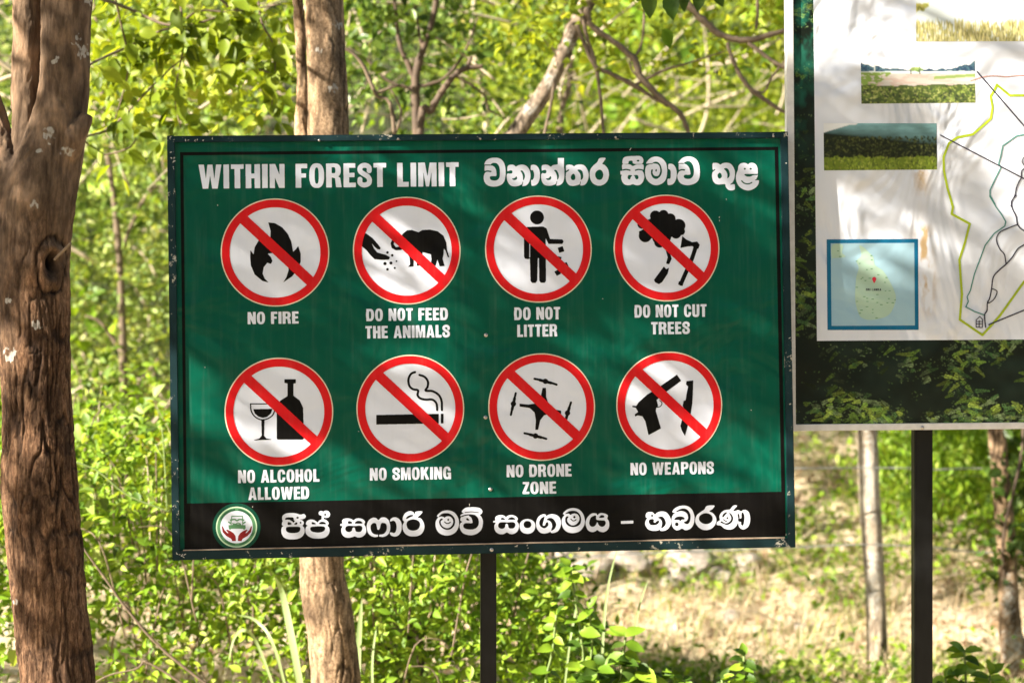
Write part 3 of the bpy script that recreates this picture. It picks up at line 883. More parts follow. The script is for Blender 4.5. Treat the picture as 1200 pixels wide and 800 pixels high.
# pale blurred stems deep in the left thicket
thin_tree(130, 12.4, [[(150, 850, 6), (146, 500, 5), (140, 300, 4), (124, 160, 3.2), (116, 60, 2.8), (104, -60, 2)],
    [(140, 300, 2.4), (165, 240, 2), (190, 210, 1.6)], [(124, 160, 2), (150, 120, 1.8), (180, 100, 1.4)], [(146, 420, 2), (120, 380, 1.8), (100, 370, 1.4)], [(147, 470, 2), (170, 440, 1.7), (186, 420, 1.4)]],
    'thin tree inside the vine thicket left of the sign', BARK_TWIG, 110, (90, 200, 100, 480), PALE)

# overhanging leafy sprig at the top, in front of the canopy
YS = 7.6
T4 = Thing('leafy_sprig', tuple(at(775, -20, YS)), 'hanging sprig of dark pointed leaves at the top edge left of the map board', 'sprig')
sp = [[(700, -160, 3), (745, -40, 2), (775, -14, 1.4), (810, -10, 1.2), (850, -14, .8)]]
V, F = join_arrays([px_tube(p, YS, 6, 6, 0.2) for p in sp])
T4.add(link('twig', mesh_np('twig', V, F, True), BARK_TWIG))
for (x, y, dx, dy, s) in [(758, -12, .15, -1, 34), (785, -8, .1, -1, 32), (798, -10, .25, -1, 24), (820, -12, -.1, -1, 26), (838, -14, .4, -1, 24), (762, -16, -.7, -.8, 24), (808, -12, -.5, -1, 20), (778, 34, .35, -.9, 24), (740, -36, -.4, -1, 30), (725, -50, .3, -1, 36)]:
    put_leaf(T4, LEAF_DEEP if random.random() < .6 else LEAF_GRN, at(x, y, YS), (dx, random.uniform(-.2, .2), dy), s / FPX * YS, twist=(random.uniform(-.5, .5), -1, .1))

# ------------------------------------------------------------------ small foreground plants, grass, twigs
def small_plant(name, base_px, Y, stems, label, meshes, size, cat='plant'):
    b0 = at(base_px[0], base_px[1], Y)
    T = Thing(name, (b0.x, Y, 0.0), label, cat)
    tb = []
    for st in stems:
        pts = [(base_px[0], 1000, 2.2)] + [(x, y, 1.5) for x, y in st]
        tb.append(px_tube(pts, Y, 6, 5, 0.1))
        S = catmull(np.array([tuple(at(x, y, Y)) for x, y in st]), 8)
        n = max(4, int(len(S) * 0.42))
        for k in range(n):
            u = (k + .5) / n
            q = Vector(S[int(u * (len(S) - 1))])
            for sgn in (-1, 1):
                d = Vector((sgn * random.uniform(.5, 1), random.uniform(-.9, .5), random.uniform(-.5, .35)))
                put_leaf(T, meshes, q, d, size * random.uniform(.7, 1.2) * (1.1 - .3 * u), twist=(-.3, -.7, random.uniform(.5, 1.3)))
        q = Vector(S[-1])
        for k in range(3):
            put_leaf(T, meshes, q, (random.uniform(-1, 1), random.uniform(-.6, .4), random.uniform(-.1, .8)), size * .75, twist=(0, -.7, 1))
    for V, F in tb:
        T.add(link('stem', mesh_np('stem', V, F, True), STEM))
    return T
STEM = mat_plain('green_stem', (0.20, 0.27, 0.07), (0.12, 0.17, 0.05), 30, 0.6)
small_plant('seedling', (725, 840), 8.25, [[(722, 830), (728, 790), (733, 746)], [(715, 840), (703, 808), (700, 785)], [(740, 830), (748, 800), (745, 775)], [(700, 850), (690, 820), (688, 806)]],
            'broad leaved green seedling at the bottom right of the green sign post', LEAF_GRN + LEAF_GRN + LEAF_DEEP[:3], 0.10)
small_plant('seedling', (868, 850), 8.25, [[(870, 840), (872, 800), (872, 768)], [(858, 850), (850, 820), (846, 796)], [(884, 850), (888, 812)]],
            'small dark leaved seedling at the bottom edge left of the pale slender trunk', LEAF_GRN + LEAF_DEEP[:3], 0.066)
small_plant('seedling', (1140, 850), 8.25, [[(1135, 840), (1132, 800), (1130, 762)], [(1150, 840), (1158, 810), (1160, 790)], [(1120, 850), (1112, 815), (1108, 795)]],
            'round leaved green seedling at the bottom right beside the black map board post', LEAF_GRN, 0.088)
small_plant('seedling', (675, 840), 8.35, [[(684, 800), (680, 740), (672, 690), (668, 664)], [(690, 800), (694, 750), (690, 712)], [(640, 830), (648, 760), (652, 720)]],
            'tall thin sprig with pale leaves just right of the green sign post', LEAF_GRN, 0.066)
small_plant('seedling', (795, 850), 8.3, [[(778, 840), (770, 805), (776, 786)], [(800, 850), (806, 815), (800, 796)]],
            'low dark seedling between the two bottom plants right of the sign post', LEAF_GRN + LEAF_DEEP[:2], 0.052)

def grass_blade(T, pts, wpx, Y):
    S = catmull(np.array([tuple(at(x, y, Y + (d if len(r) else 0))) for (x, y, *r) in pts for d in [r[0] if r else 0]]), 6)
    n = len(S); rows = []
    for k in range(n):
        u = k / (n - 1); wd = wpx / FPX * Y * 0.5 * (math.sin(math.pi * min(u * .9 + .12, 1)) ** .6)
        tdir = S[min(k + 1, n - 1)] - S[max(k - 1, 0)]
        side = np.cross(tdir, [0.25, 1, 0]); side /= np.linalg.norm(side) + 1e-9
        rows += [S[k] - side * wd, S[k] + [0, wd * .35, 0], S[k] + side * wd]
    F = []
    for k in range(n - 1):
        a = k * 3; F += [(a, a + 1, a + 4, a + 3), (a + 1, a + 2, a + 5, a + 4)]
    me = mesh_np('blade', np.array(rows), F, True); attr(me, 'rnd', np.full(len(rows), .75))
    T.add(link('blade', me, BLADE))
BLADE = mat_leaf('grass_blade_green', [(0, (0.2, 0.3, 0.09)), (1, (0.40, 0.50, 0.24))], transl=0.35)
for (bx, lab, bl) in [(345, 'clump of broad pale grass blades just left of the tan trunk below the sign', [([(362, 860), (346, 770), (332, 700), (323, 676)], 9), ([(350, 870), (322, 760), (300, 727), (276, 720)], 4), ([(340, 860), (304, 760), (287, 738), (274, 748), (268, 775)], 4)]),
                      (425, 'pair of pale grass blades just right of the tan trunk', [([(420, 860), (419, 780), (424, 700)], 8), ([(440, 860), (436, 780), (442, 728)], 3)]),
                      (712, 'long pale grass blades rising against the dry bank', [([(704, 860), (706, 760), (712, 690), (724, 640)], 3.2), ([(735, 860), (740, 770), (748, 715), (760, 678)], 2.8), ([(655, 860), (668, 750), (676, 700), (664, 655)], 2.6)])]:
    T = Thing('grass_clump', (at(bx, 800, 8.6).x, 8.6, 0), lab, 'grass')
    for p, wp in bl: grass_blade(T, [(x, y, random.uniform(-.05, .05)) for x, y in p], wp, 8.5)

def bare_twig(P, Y, label, mat=BARK_TWIG):
    V, F = join_arrays([px_tube(p, Y, 6, 6, 0.2) for p in P])
    tag(link('bare_twig', mesh_np('bare_twig', V, F, True), mat), label, 'twig')
bare_twig([[(96, 640, 1.0), (125, 680, 1.3), (150, 715, 1.5), (190, 760, 1.7), (260, 815, 2)]], 8.4, 'long thin reddish twig slanting down through the undergrowth beside the left trunk')
bare_twig([[(168, 774, 1.2), (190, 785, 1.4), (230, 812, 1.8)], [(168, 774, .9), (160, 783, 1), (130, 790, 1), (110, 800, .9)]], 8.3, 'short forked twig at the bottom left near the left trunk')
bare_twig([[(88, 541, .9), (115, 552, 1.1), (150, 580, 1.1), (200, 600, .9)]], 8.6, 'thin arching greenish stem over the undergrowth right of the left trunk', STEM)
bare_twig([[(196, 600, 1.0), (193, 540, 1.0), (190, 500, .8)], [(193, 540, .8), (182, 520, .7)]], 8.9, 'upright green shoot close to the left edge of the sign', STEM)

# ------------------------------------------------------------------ concrete fence posts, wires, stake, rocks
m, t, b = new_mat('weathered_concrete')
n = noise_node(t, 14, 7, 0.65); n2 = noise_node(t, 3, 3, 0.5)
r = ramp(t, [(0.3, (0.34, 0.29, 0.23)), (0.5, (0.56, 0.52, 0.45)), (0.7, (0.66, 0.62, 0.55))]); t.links.new(n.outputs[0], r.inputs[0])
tc = nd(t, 'ShaderNodeTexCoord'); sx = nd(t, 'ShaderNodeSeparateXYZ'); t.links.new(tc.outputs['Object'], sx.inputs[0])
ad = nd(t, 'ShaderNodeMath', operation='MULTIPLY_ADD'); t.links.new(n2.outputs[0], ad.inputs[0]); ad.inputs[1].default_value = 0.35; t.links.new(sx.outputs[2], ad.inputs[2])
rz = ramp(t, [(0.33, (1, 1, 1)), (0.42, (0, 0, 0))]); t.links.new(ad.outputs[0], rz.inputs[0])
t.links.new(mixc(t, rz, r, (0.26, 0.19, 0.12)), b.inputs['Base Color'])
b.inputs['Roughness'].default_value = 0.9; bump(t, b, n.outputs[0], .7, .01)
CONC = m
def rough_post(name, x, y, h, half, lean, seed):
    zs = np.linspace(-0.25, h, 40); V = []; F = []
    prof = [(-1, -.82), (-.82, -1), (.82, -1), (1, -.82), (1, .82), (.82, 1), (-.82, 1), (-1, .82)]
    for z in zs:
        s = half * (1.08 - .12 * max(z, 0) / h)
        for (a, c) in prof: V.append((a * s + lean * z, c * s, z))
    V = np.array(V); nn = fbm(V * 14 + seed, 3, seed) - .5
    V[:, :2] *= (1 + nn[:, None] * .16)
    for k in range(len(zs) - 1):
        for q in range(8): F.append((k * 8 + q, k * 8 + (q + 1) % 8, (k + 1) * 8 + (q + 1) % 8, (k + 1) * 8 + q))
    F.append(tuple(range(len(V) - 8, len(V))))
    me = mesh_py(name, V, F)
    o = link(name, me, CONC); o.location = (x, y, float(terrain(np.array([x]), np.array([y]))[0]))
    return o
pA = at(1029, 785, 11.6); pB = at(1191, 800, 11.3)
PALEB = mat_bark('pale_peeling_bark', (0.22, 0.15, 0.10), (0.50, 0.42, 0.33), (0.66, 0.60, 0.52), vs=(1, 1, 0.35))
TA = Thing('slender_trunk', (pA.x, 11.6, 0), 'pale tan slender trunk, sunlit on its left, left of the black map board post', 'tree', 'slender trunks below the map board')
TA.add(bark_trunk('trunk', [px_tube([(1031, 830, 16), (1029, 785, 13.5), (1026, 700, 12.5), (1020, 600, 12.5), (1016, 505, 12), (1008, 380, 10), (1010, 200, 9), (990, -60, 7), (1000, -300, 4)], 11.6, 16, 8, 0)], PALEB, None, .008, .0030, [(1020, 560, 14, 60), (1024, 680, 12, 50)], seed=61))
TB = Thing('slender_trunk', (pB.x, 11.3, 0), 'browner slender trunk wrapped in creeper at the right edge of the photo', 'tree', 'slender trunks below the map board')
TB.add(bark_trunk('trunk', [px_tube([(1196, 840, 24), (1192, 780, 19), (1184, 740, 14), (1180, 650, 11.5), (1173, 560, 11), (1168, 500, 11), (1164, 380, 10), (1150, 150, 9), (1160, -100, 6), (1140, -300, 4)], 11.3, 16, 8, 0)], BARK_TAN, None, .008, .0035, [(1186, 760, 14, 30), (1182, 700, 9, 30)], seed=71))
for T_, xx_ in ((TA, 1000), (TB, 1150)):
    leafy(60, xx_ - 90, xx_ + 90, -420, -120, 11.2, .9, MIDG, .07, T_)
b0 = at(905, 745, 13.6)
V, F = tube_arrays(np.array([(b0.x, 13.6, b0.z - .3), (b0.x - .01, 13.6, b0.z + .2), (b0.x - .02, 13.6, b0.z + .9)]), np.array([.017, .018, .015]), 7, 6, .2)
tag(link('stake', mesh_np('stake', V, F, True), CONC), 'thin whitish stake on the dry bank under the right end of the sign', 'stake')
WIRE = mat_plain('fence_wire_steel', (0.62, 0.62, 0.60), (0.35, 0.33, 0.30), 80, 0.4, 0.7, 0)
for (P, lab) in [([(600, 552, 0.9), (1012, 548, 0.9), (1090, 550, 0.9), (1165, 549, 0.9), (1400, 560, 0.9)], 'upper fence wire strung between the slender trunks'),
                 ([(600, 655, 0.9), (930, 641, 0.9), (1016, 638, 0.9), (1090, 641, 0.9), (1170, 648, 0.9), (1400, 655, 0.9)], 'lower fence wire strung between the slender trunks')]:
    V, F = px_tube(P, 11.38, 5, 8, 0)
    tag(link('fence_wire', mesh_np('fence_wire', V, F, True), WIRE), lab, 'wire', 'fence wires')
# creeper on the right post
def s_creep(n):
    z = rng.random(n) ** .8 * 1.5 + .25
    a = rng.random(n) * 2 * np.pi
    x0 = pB.x - .045 * z
    return np.stack([x0 + .045 + .085 * np.cos(a), 11.3 + .085 * np.sin(a) - .01, z], -1)
P, tone = clumps(90, 6, s_creep, .035)
T = Thing('creeper', (pB.x + .06, 11.3, 0), 'leafy creeper climbing the browner slender trunk at the right edge', 'creeper')
T.add(link('foliage', leaf_mesh('foliage', P, .06 * (.6 + .7 * rng.random(len(P))), tone, fine=True, up=.2, face=(-.5, -.8, 0), elong=1.5), DEEP), kind='stuff')
zz = np.linspace(.05, 1.8, 14)
V, F = tube_arrays(np.stack([pB.x - .045 * zz + .01 + .06 * np.cos(zz * 5), 11.3 - .05 + .06 * np.sin(zz * 5) - .02, zz], -1), np.full(14, .007), 6, 4, .2)
T.add(link('stem', mesh_np('stem', V, F, True), BARK_DARK))

ROCK = mat_plain('pale_rock', (0.50, 0.42, 0.36), (0.26, 0.21, 0.18), 9, 0.9, 0, .6, .02)
ico = None
def rock_mesh(seed):
    import bmesh
    bm = bmesh.new(); bmesh.ops.create_icosphere(bm, subdivisions=3, radius=1)
    me = bpy.data.meshes.new('rock'); bm.to_mesh(me); bm.free()
    n = len(me.vertices); C = np.empty(n * 3, np.float32); me.vertices.foreach_get('co', C); C = C.reshape(-1, 3)
    C = C * (0.72 + .6 * fbm(C * 1.3 + seed * 5, 3, seed)[:, None]); C = np.floor(C * 3.2 + .5) / 3.2 * .45 + C * .55
    me.vertices.foreach_set('co', C.astype(np.float32).ravel()); me.materials.append(ROCK); me.update()
    return me
rocks = [(812, 668, 13.8, .16, 'largest pale rock on the dry bank below the sign'), (843, 676, 14.0, .07, 'small rock right of the largest pale rock'),
         (785, 684, 13.7, .06, 'little rounded rock left of the largest pale rock'), (876, 664, 14.0, .09, 'dark hollowed rock near the thin whitish stake'),
         (738, 660, 14, .10, 'dusty rock half hidden by the bottom edge of the sign'), (858, 722, 13.2, .05, 'low white stone lying on straw'), (940, 735, 12.8, .05, 'small bright stone left of the pale slender trunk'), (690, 672, 14.2, .12, 'shaded grey boulder behind the pale grass blades'), (655, 655, 14.4, .10, 'dim boulder next to the green sign post')]
for k, (x, y, Y, r_, lab) in enumerate(rocks):
    p = at(x, y, Y)
    o = link('rock', rock_mesh(k + 1)); zt = float(terrain(np.array([p.x]), np.array([Y]))[0])
    # slide along the ray until it meets the bank
    yy = np.linspace(11, 18, 300); xx = (x - 600) / FPX * yy; zr = CAM_Z - (y + 5 - 400) / FPX * yy
    hit = np.argmax(terrain(xx, yy) > zr); Yh = yy[hit]
    o.location = (xx[hit], Yh, float(terrain(xx[hit:hit + 1], yy[hit:hit + 1])[0]) + r_ * .25)
    o.scale = (r_ * random.uniform(.9, 1.4), r_, r_ * random.uniform(.55, .9)); o.rotation_euler = (random.uniform(-.4, .4), random.uniform(-.4, .4), random.uniform(0, 6))
    tag(o, lab, 'rock', 'rocks on the dry bank')
#@@SIGNS@@
# ------------------------------------------------------------------ flat print: outlines rasterised into clean flat meshes
class Art:
    """region in units (photo pixels on the sign face); shapes are added or cut, then meshed flat"""
    def __init__(s, x0, y0, x1, y1, ss=5):
        s.x0, s.y0, s.ss = x0 - 1, y0 - 1, ss
        s.nx = int((x1 - x0 + 2) * ss); s.ny = int((y1 - y0 + 2) * ss)
        s.M = np.zeros((s.ny, s.nx), bool)
    def _sub(s, xa, ya, xb, yb):
        i0 = max(int((xa - s.x0) * s.ss) - 1, 0); i1 = min(int((xb - s.x0) * s.ss) + 2, s.nx)
        j0 = max(int((ya - s.y0) * s.ss) - 1, 0); j1 = min(int((yb - s.y0) * s.ss) + 2, s.ny)
        X = (np.arange(i0, i1) + .5) / s.ss + s.x0; Y = (np.arange(j0, j1) + .5) / s.ss + s.y0
        return (slice(j0, j1), slice(i0, i1)), X[None, :], Y[:, None]
    def _apply(s, sl, m, val):
        s.M[sl] = (s.M[sl] | m) if val else (s.M[sl] & ~m)
    def poly(s, P, val=True, smooth=False):
        P = np.array(P, float)
        if smooth: P = catmull(P, 5, True)
        sl, X, Y = s._sub(P[:, 0].min(), P[:, 1].min(), P[:, 0].max(), P[:, 1].max())
        m = np.zeros((Y.shape[0], X.shape[1]), bool)
        Q = np.roll(P, -1, 0)
        for (ax, ay), (bx, by) in zip(P, Q):
            if ay == by: continue
            c = ((Y >= min(ay, by)) & (Y < max(ay, by)))
            rows = np.where(c[:, 0])[0]
            if len(rows) == 0: continue
            xi = ax + (Y[rows] - ay) * (bx - ax) / (by - ay)
            m[rows] ^= (X < xi)
        s._apply(sl, m, val)
    def stroke(s, P, wd, val=True, smooth=True):
        P = np.array(P, float)
        if smooth and len(P) > 2: P = catmull(P, 6)
        r = wd / 2
        sl, X, Y = s._sub(P[:, 0].min() - r, P[:, 1].min() - r, P[:, 0].max() + r, P[:, 1].max() + r)
        m = np.zeros((Y.shape[0], X.shape[1]), bool)
        for (ax, ay), (bx, by) in zip(P[:-1], P[1:]):
            dx, dy = bx - ax, by - ay; q = dx * dx + dy * dy + 1e-12
            u = np.clip(((X - ax) * dx + (Y - ay) * dy) / q, 0, 1)
            m |= (X - ax - u * dx) ** 2 + (Y - ay - u * dy) ** 2 < r * r
        s._apply(sl, m, val)
    def ell(s, cx, cy, rx, ry, val=True, e=2.0):
        sl, X, Y = s._sub(cx - rx, cy - ry, cx + rx, cy + ry)
        s._apply(sl, np.abs((X - cx) / rx) ** e + np.abs((Y - cy) / ry) ** e < 1, val)
    def mesh(s, name, tofn, off, step=2):
        A = np.pad(s.M.astype(float), 2)
        B = sum(np.roll(np.roll(A, i, 0), j, 1) for i in (-1, 0, 1) for j in (-1, 0, 1)) / 9.0
        G = B[::step, ::step]
        gx = (np.arange(G.shape[1]) * step - 2 + .5) / s.ss + s.x0
        gy = (np.arange(G.shape[0]) * step - 2 + .5) / s.ss + s.y0
        I = G >= 0.5
        cnt = I[:-1, :-1].astype(int) + I[1:, :-1] + I[:-1, 1:] + I[1:, 1:]
        V = []; F = []
        for j in range(cnt.shape[0]):
            row = cnt[j]
            if not row.any(): continue
            full = row == 4
            k = 0; n = len(row)
            idx = np.flatnonzero(np.diff(np.concatenate([[0], full.astype(int), [0]])))
            for a, b_ in zip(idx[::2], idx[1::2]):
                q = len(V)
                V += [(gx[a], gy[j]), (gx[b_], gy[j]), (gx[b_], gy[j + 1]), (gx[a], gy[j + 1])]
                F.append((q, q + 3, q + 2, q + 1))
            for a in np.flatnonzero((row > 0) & (row < 4)):
                cs = [(j, a), (j, a + 1), (j + 1, a + 1), (j + 1, a)]
                pts = []
                for u in range(4):
                    (r0, c0), (r1, c1) = cs[u], cs[(u + 1) % 4]
                    v0, v1 = G[r0, c0], G[r1, c1]
                    if v0 >= .5: pts.append((gx[c0], gy[r0]))
                    if (v0 >= .5) != (v1 >= .5):
                        f = (0.5 - v0) / (v1 - v0)
                        pts.append((gx[c0] + (gx[c1] - gx[c0]) * f, gy[r0] + (gy[r1] - gy[r0]) * f))
                if len(pts) >= 3:
                    q = len(V); V += pts; F.append(tuple(range(q + len(pts) - 1, q - 1, -1)))
        W = tofn(np.array(V), off)
        return mesh_py(name, W, F)

# ------------------------------------------------------------------ sign frames of reference
SIGN_LOC = Vector((-0.0819, 6.998, 1.5945))
SIGN_ROT = Euler((-0.02413, -0.01379, 0.08243), 'XYZ')
SW, SH = 1.80, 1.212
def plane_fn(loc, rot):
    Rm = np.array(rot.to_matrix()); L = np.array(loc) - [0, 0, CAM_Z]
    nrm = Rm[:, 1]
    def f(P, off):
        """photo pixels -> local coordinates of the board face, 'off' metres proud of it"""
        P = np.asarray(P, float)
        D = np.stack([(P[:, 0] - 600) / FPX, np.ones(len(P)), -(P[:, 1] - 400) / FPX], -1)
        tt = (L @ nrm) / (D @ nrm)
        Q = (D * tt[:, None] - L) @ Rm
        Q[:, 1] = -off
        return Q
    return f
S2L = plane_fn(SIGN_LOC, SIGN_ROT)
def ident(P, off):
    return np.stack([P[:, 0], np.full(len(P), -off), P[:, 1]], -1)

SG = empty('forest_rules_sign', SIGN_LOC, SIGN_ROT)
tag(SG, 'green metal sign with two rows of round red prohibition symbols and a black footer band', 'sign')

def frame_mat(name, col, chip):
    m, t, b = new_mat(name)
    n = noise_node(t, 55, 6, 0.75); n2 = noise_node(t, 6, 3, 0.6)
    mu = nd(t, 'ShaderNodeMath', operation='MULTIPLY_ADD'); t.links.new(n2.outputs[0], mu.inputs[0]); mu.inputs[1].default_value = .45
    t.links.new(n.outputs[0], mu.inputs[2])
    r = ramp(t, [(0.87, (0, 0, 0)), (0.90, (1, 1, 1))]); t.links.new(mu.outputs[0], r.inputs[0])
    g = ramp(t, [(0.3, col), (0.75, tuple(c * 1.7 + .003 for c in col))]); t.links.new(n2.outputs[0], g.inputs[0])
    t.links.new(mixc(t, r, g, chip), b.inputs['Base Color'])
    b.inputs['Roughness'].default_value = .5; b.inputs['Specular IOR Level'].default_value = .2
    bump(t, b, n.outputs[0], .25, .003)
    return m
GREEN = mat_sign('green_vinyl', (0.0002, 0.074, 0.045), .34, .40, .7, .04, (0.10, 0.16, 0.12))
BLACKP = mat_sign('black_vinyl', (0.0035, 0.003, 0.003), .5, .25, .3, .05, (0.03, 0.026, 0.024))
WHITEP = mat_sign('white_vinyl', (0.70, 0.73, 0.85), .42, .4, .3, .06, (0.55, 0.52, 0.48))
REDP = mat_sign('red_vinyl', (0.62, 0.008, 0.012), .38, .45, .3, .06, (0.4, 0.1, 0.08))
CREAM = mat_sign('cream_vinyl', (0.72, 0.62, 0.48), .45, .4, .3, .06)
DKGRN = mat_sign('dark_green_vinyl', (0.003, 0.06, 0.035), .4, .4, .3, .06)
PALEG = mat_sign('pale_green_vinyl', (0.52, 0.72, 0.48), .4, .4, .3, .06)
MIDGR = mat_sign('mid_green_vinyl', (0.10, 0.25, 0.12), .4, .4, .3, .06)
MAROON = mat_sign('maroon_vinyl', (0.22, 0.012, 0.014), .4, .4, .3, .06)
FRM = frame_mat('dark_green_frame_paint', (0.003, 0.016, 0.020), (0.45, 0.42, 0.36))
STEEL = mat_plain('bolt_steel', (0.62, 0.58, 0.55), (0.40, 0.36, 0.33), 150, .4, .8, .3, .001)
POSTM = mat_plain('black_post_paint', (0.010, 0.010, 0.011), (0.005, 0.005, 0.005), 25, .42, 0, .25, .004, vec_scale=(1, 1, .3))
POSTM.node_tree.nodes['Principled BSDF'].inputs['Specular IOR Level'].default_value = .25
EDGE = mat_plain('pale_brown_edge', (0.52, 0.40, 0.30), (0.25, 0.17, 0.12), 30, .7)

def box_mesh(name, x0, x1, y0, y1, z0, z1, bev=0.0015):
    import bmesh
    bm = bmesh.new(); bmesh.ops.create_cube(bm, size=1)
    for v in bm.verts: v.co = ((x0 + x1) / 2 + v.co.x * (x1 - x0), (y0 + y1) / 2 + v.co.y * (y1 - y0), (z0 + z1) / 2 + v.co.z * (z1 - z0))
    if bev: bmesh.ops.bevel(bm, geom=bm.edges[:], offset=bev, segments=2, affect='EDGES')
    me = bpy.data.meshes.new(name); bm.to_mesh(me); bm.free(); return me

hw, hh = SW / 2, SH / 2
# subtly buckled sheet: same face the print lies on, only its rim is thicker
link('panel', box_mesh('panel', -hw + .004, hw - .004, 0.0, .012, -hh + .004, hh - .004, .001), GREEN, SG)
FB = .0205
link('frame_bar', box_mesh('frame_bar', -hw, hw, -.011, .026, hh - .018, hh), FRM, SG)
link('frame_bar', box_mesh('frame_bar', -hw, hw, -.011, .026, -hh, -hh + .026), FRM, SG)
link('frame_bar', box_mesh('frame_bar', -hw - .001, -hw + FB, -.013, .027, -hh - .001, hh + .001), FRM, SG)
link('frame_bar', box_mesh('frame_bar', hw - FB, hw + .001, -.013, .027, -hh - .001, hh + .001), FRM, SG)
# frayed lower edge of the printed sheet, thin pale brown lip
e0 = np.linspace(-hw + .03, hw - .03, 90); zz = -hh + .0265 + .0028 * fbm(np.stack([e0 * 5, e0 * 0, e0 * 0], -1), 3, 4)
V = []; F = []
for k in range(90): V += [(e0[k], -.0015, -hh + .0255), (e0[k], -.010, -hh + .0262), (e0[k], -.0098, zz[k] + .001), (e0[k], -.002, zz[k] + .0018)]
for k in range(89):
    a = k * 4; F += [(a, a + 1, a + 5, a + 4), (a + 1, a + 2, a + 6, a + 5), (a + 2, a + 3, a + 7, a + 6)]
link('sheet_lip', mesh_py('sheet_lip', V, F), EDGE, SG)

def art_obj(art, name, mat, off, parent=None, fn=S2L):
    return link(name, art.mesh(name, fn, off), mat, parent or SG)

# black keyline and footer band (quads on the face)
def quadmesh(name, quads, off, fn):
    V = []; F = []
    for q in quads:
        k = len(V); V += q; F.append((k + 3, k + 2, k + 1, k))
    return mesh_py(name, fn(np.array(V, float), off), F)
ITL, ITR, IBR, IBL = (211, 178.5), (911.8, 172.2), (920.6, 628), (216.4, 641)   # outer corners of the black keyline
tl2, tr2 = (214.9, 182.3), (907.8, 176.0)
bl2, br2 = (219.0, 589.5), (915.6, 575.8)
link('keyline', quadmesh('keyline', [[ITL, ITR, tr2, tl2], [tr2, ITR, (920.0, 575.7), br2], [ITL, tl2, bl2, (215.6, 589.6)]], .0004, S2L), BLACKP, SG)
link('footer_band', quadmesh('footer_band', [[(215.6, 589.6), (920.0, 575.7), IBR, (216.2, 645)]], .0004, S2L), BLACKP, SG)

# ---- Latin lettering (heavy condensed capitals)
def glyph(A, ch, T):
    """T maps unit (x, y up) -> pixels"""
    def P(pts, v=True, sm=False): A.poly([T(*p) for p in pts], v, sm)
    def Rr(x0, y0, x1, y1, v=True): P([(x0, y0), (x1, y0), (x1, y1), (x0, y1)], v)
    def EL(cx, cy, rx, ry, v=True, e=2.5):
        th = np.linspace(0, 2 * np.pi, 40, endpoint=False)
        c, s_ = np.cos(th), np.sin(th)
        P([(cx + rx * np.sign(a) * abs(a) ** (2 / e), cy + ry * np.sign(b_) * abs(b_) ** (2 / e)) for a, b_ in zip(c, s_)], v)
    if ch == 'I': Rr(0, 0, .24, 1)
    elif ch == 'T': Rr(0, .81, .54, 1); Rr(.15, 0, .39, 1)
    elif ch == 'H': Rr(0, 0, .24, 1); Rr(.38, 0, .62, 1); Rr(.1, .41, .5, .61)
    elif ch == 'N': Rr(0, 0, .22, 1); Rr(.42, 0, .64, 1); P([(0, 1), (.24, 1), (.64, 0), (.40, 0)])
    elif ch == 'W': P([(0, 1), (.23, 1), (.31, .40), (.385, 1), (.595, 1), (.67, .40), (.75, 1), (.98, 1), (.81, 0), (.575, 0), (.49, .56), (.405, 0), (.17, 0)])
    elif ch == 'M': P([(0, 0), (0, 1), (.29, 1), (.395, .42), (.50, 1), (.79, 1), (.79, 0), (.57, 0), (.57, .62), (.46, 0), (.33, 0), (.22, .62), (.22, 0)])
    elif ch == 'F': Rr(0, 0, .24, 1); Rr(.1, .81, .5, 1); Rr(.1, .42, .45, .60)
    elif ch == 'E': Rr(0, 0, .24, 1); Rr(.1, .81, .51, 1); Rr(.1, .42, .47, .60); Rr(.1, 0, .52, .19)
    elif ch == 'L': Rr(0, 0, .24, 1); Rr(.1, 0, .49, .2)
    elif ch in 'OCG':
        EL(.32, .5, .32, .515); EL(.32, .5, .085, .34, False, 2.8)
        if ch == 'C': Rr(.34, .38, .70, .625, False)
        if ch == 'G': Rr(.34, .535, .70, .66, False); Rr(.46, 0, .64, .535); Rr(.35, .36, .64, .535); Rr(.30, .2, .41, .36, False)
    elif ch == 'D':
        Rr(0, 0, .3, 1); EL(.3, .5, .33, .5, True, 2.4); Rr(.24, .19, .3, .81, False); EL(.3, .5, .095, .31, False, 2.4)
    elif ch in 'RP':
        Rr(0, .42, .34, 1); EL(.34, .71, .29, .29, True, 2.6); Rr(.24, .59, .34, .84, False); EL(.34, .715, .06, .125, False); Rr(0, 0, .24, 1)
        if ch == 'R': P([(.24, .47), (.46, .50), (.60, .40), (.66, 0), (.42, 0), (.38, .38), (.24, .42)])
    elif ch == 'A': P([(0, 0), (.22, 1), (.46, 1), (.68, 0), (.45, 0), (.415, .18), (.265, .18), (.23, 0)]); P([(.285, .35), (.395, .35), (.34, .76)], False)
    elif ch == 'S': A.stroke([T(*p) for p in [(.50, .68), (.49, .82), (.38, .90), (.22, .90), (.11, .81), (.12, .66), (.26, .55), (.42, .45), (.50, .32), (.48, .17), (.36, .10), (.20, .10), (.10, .19), (.10, .33)]], SWID[0])
    elif ch == 'U': Rr(0, .3, .62, 1); EL(.31, .3, .31, .315); Rr(.24, .3, .38, 1.03, False); EL(.31, .3, .07, .13, False)
    elif ch == 'K': Rr(0, 0, .24, 1); P([(.2, .40), (.2, .62), (.41, 1), (.65, 1), (.44, .57), (.68, 0), (.43, 0), (.3, .38), (.22, .30)])
    elif ch == 'Z': P([(0, 0), (0, .18), (.25, .81), (.02, .81), (.02, 1), (.5, 1), (.5, .83), (.25, .19), (.5, .19), (.5, 0)])
GW = dict(I=.24, T=.54, H=.62, N=.64, W=.98, M=.79, F=.5, E=.52, L=.49, O=.64, C=.64, G=.64, D=.63, R=.66, P=.63, A=.68, S=.60, U=.62, K=.68, Z=.5)
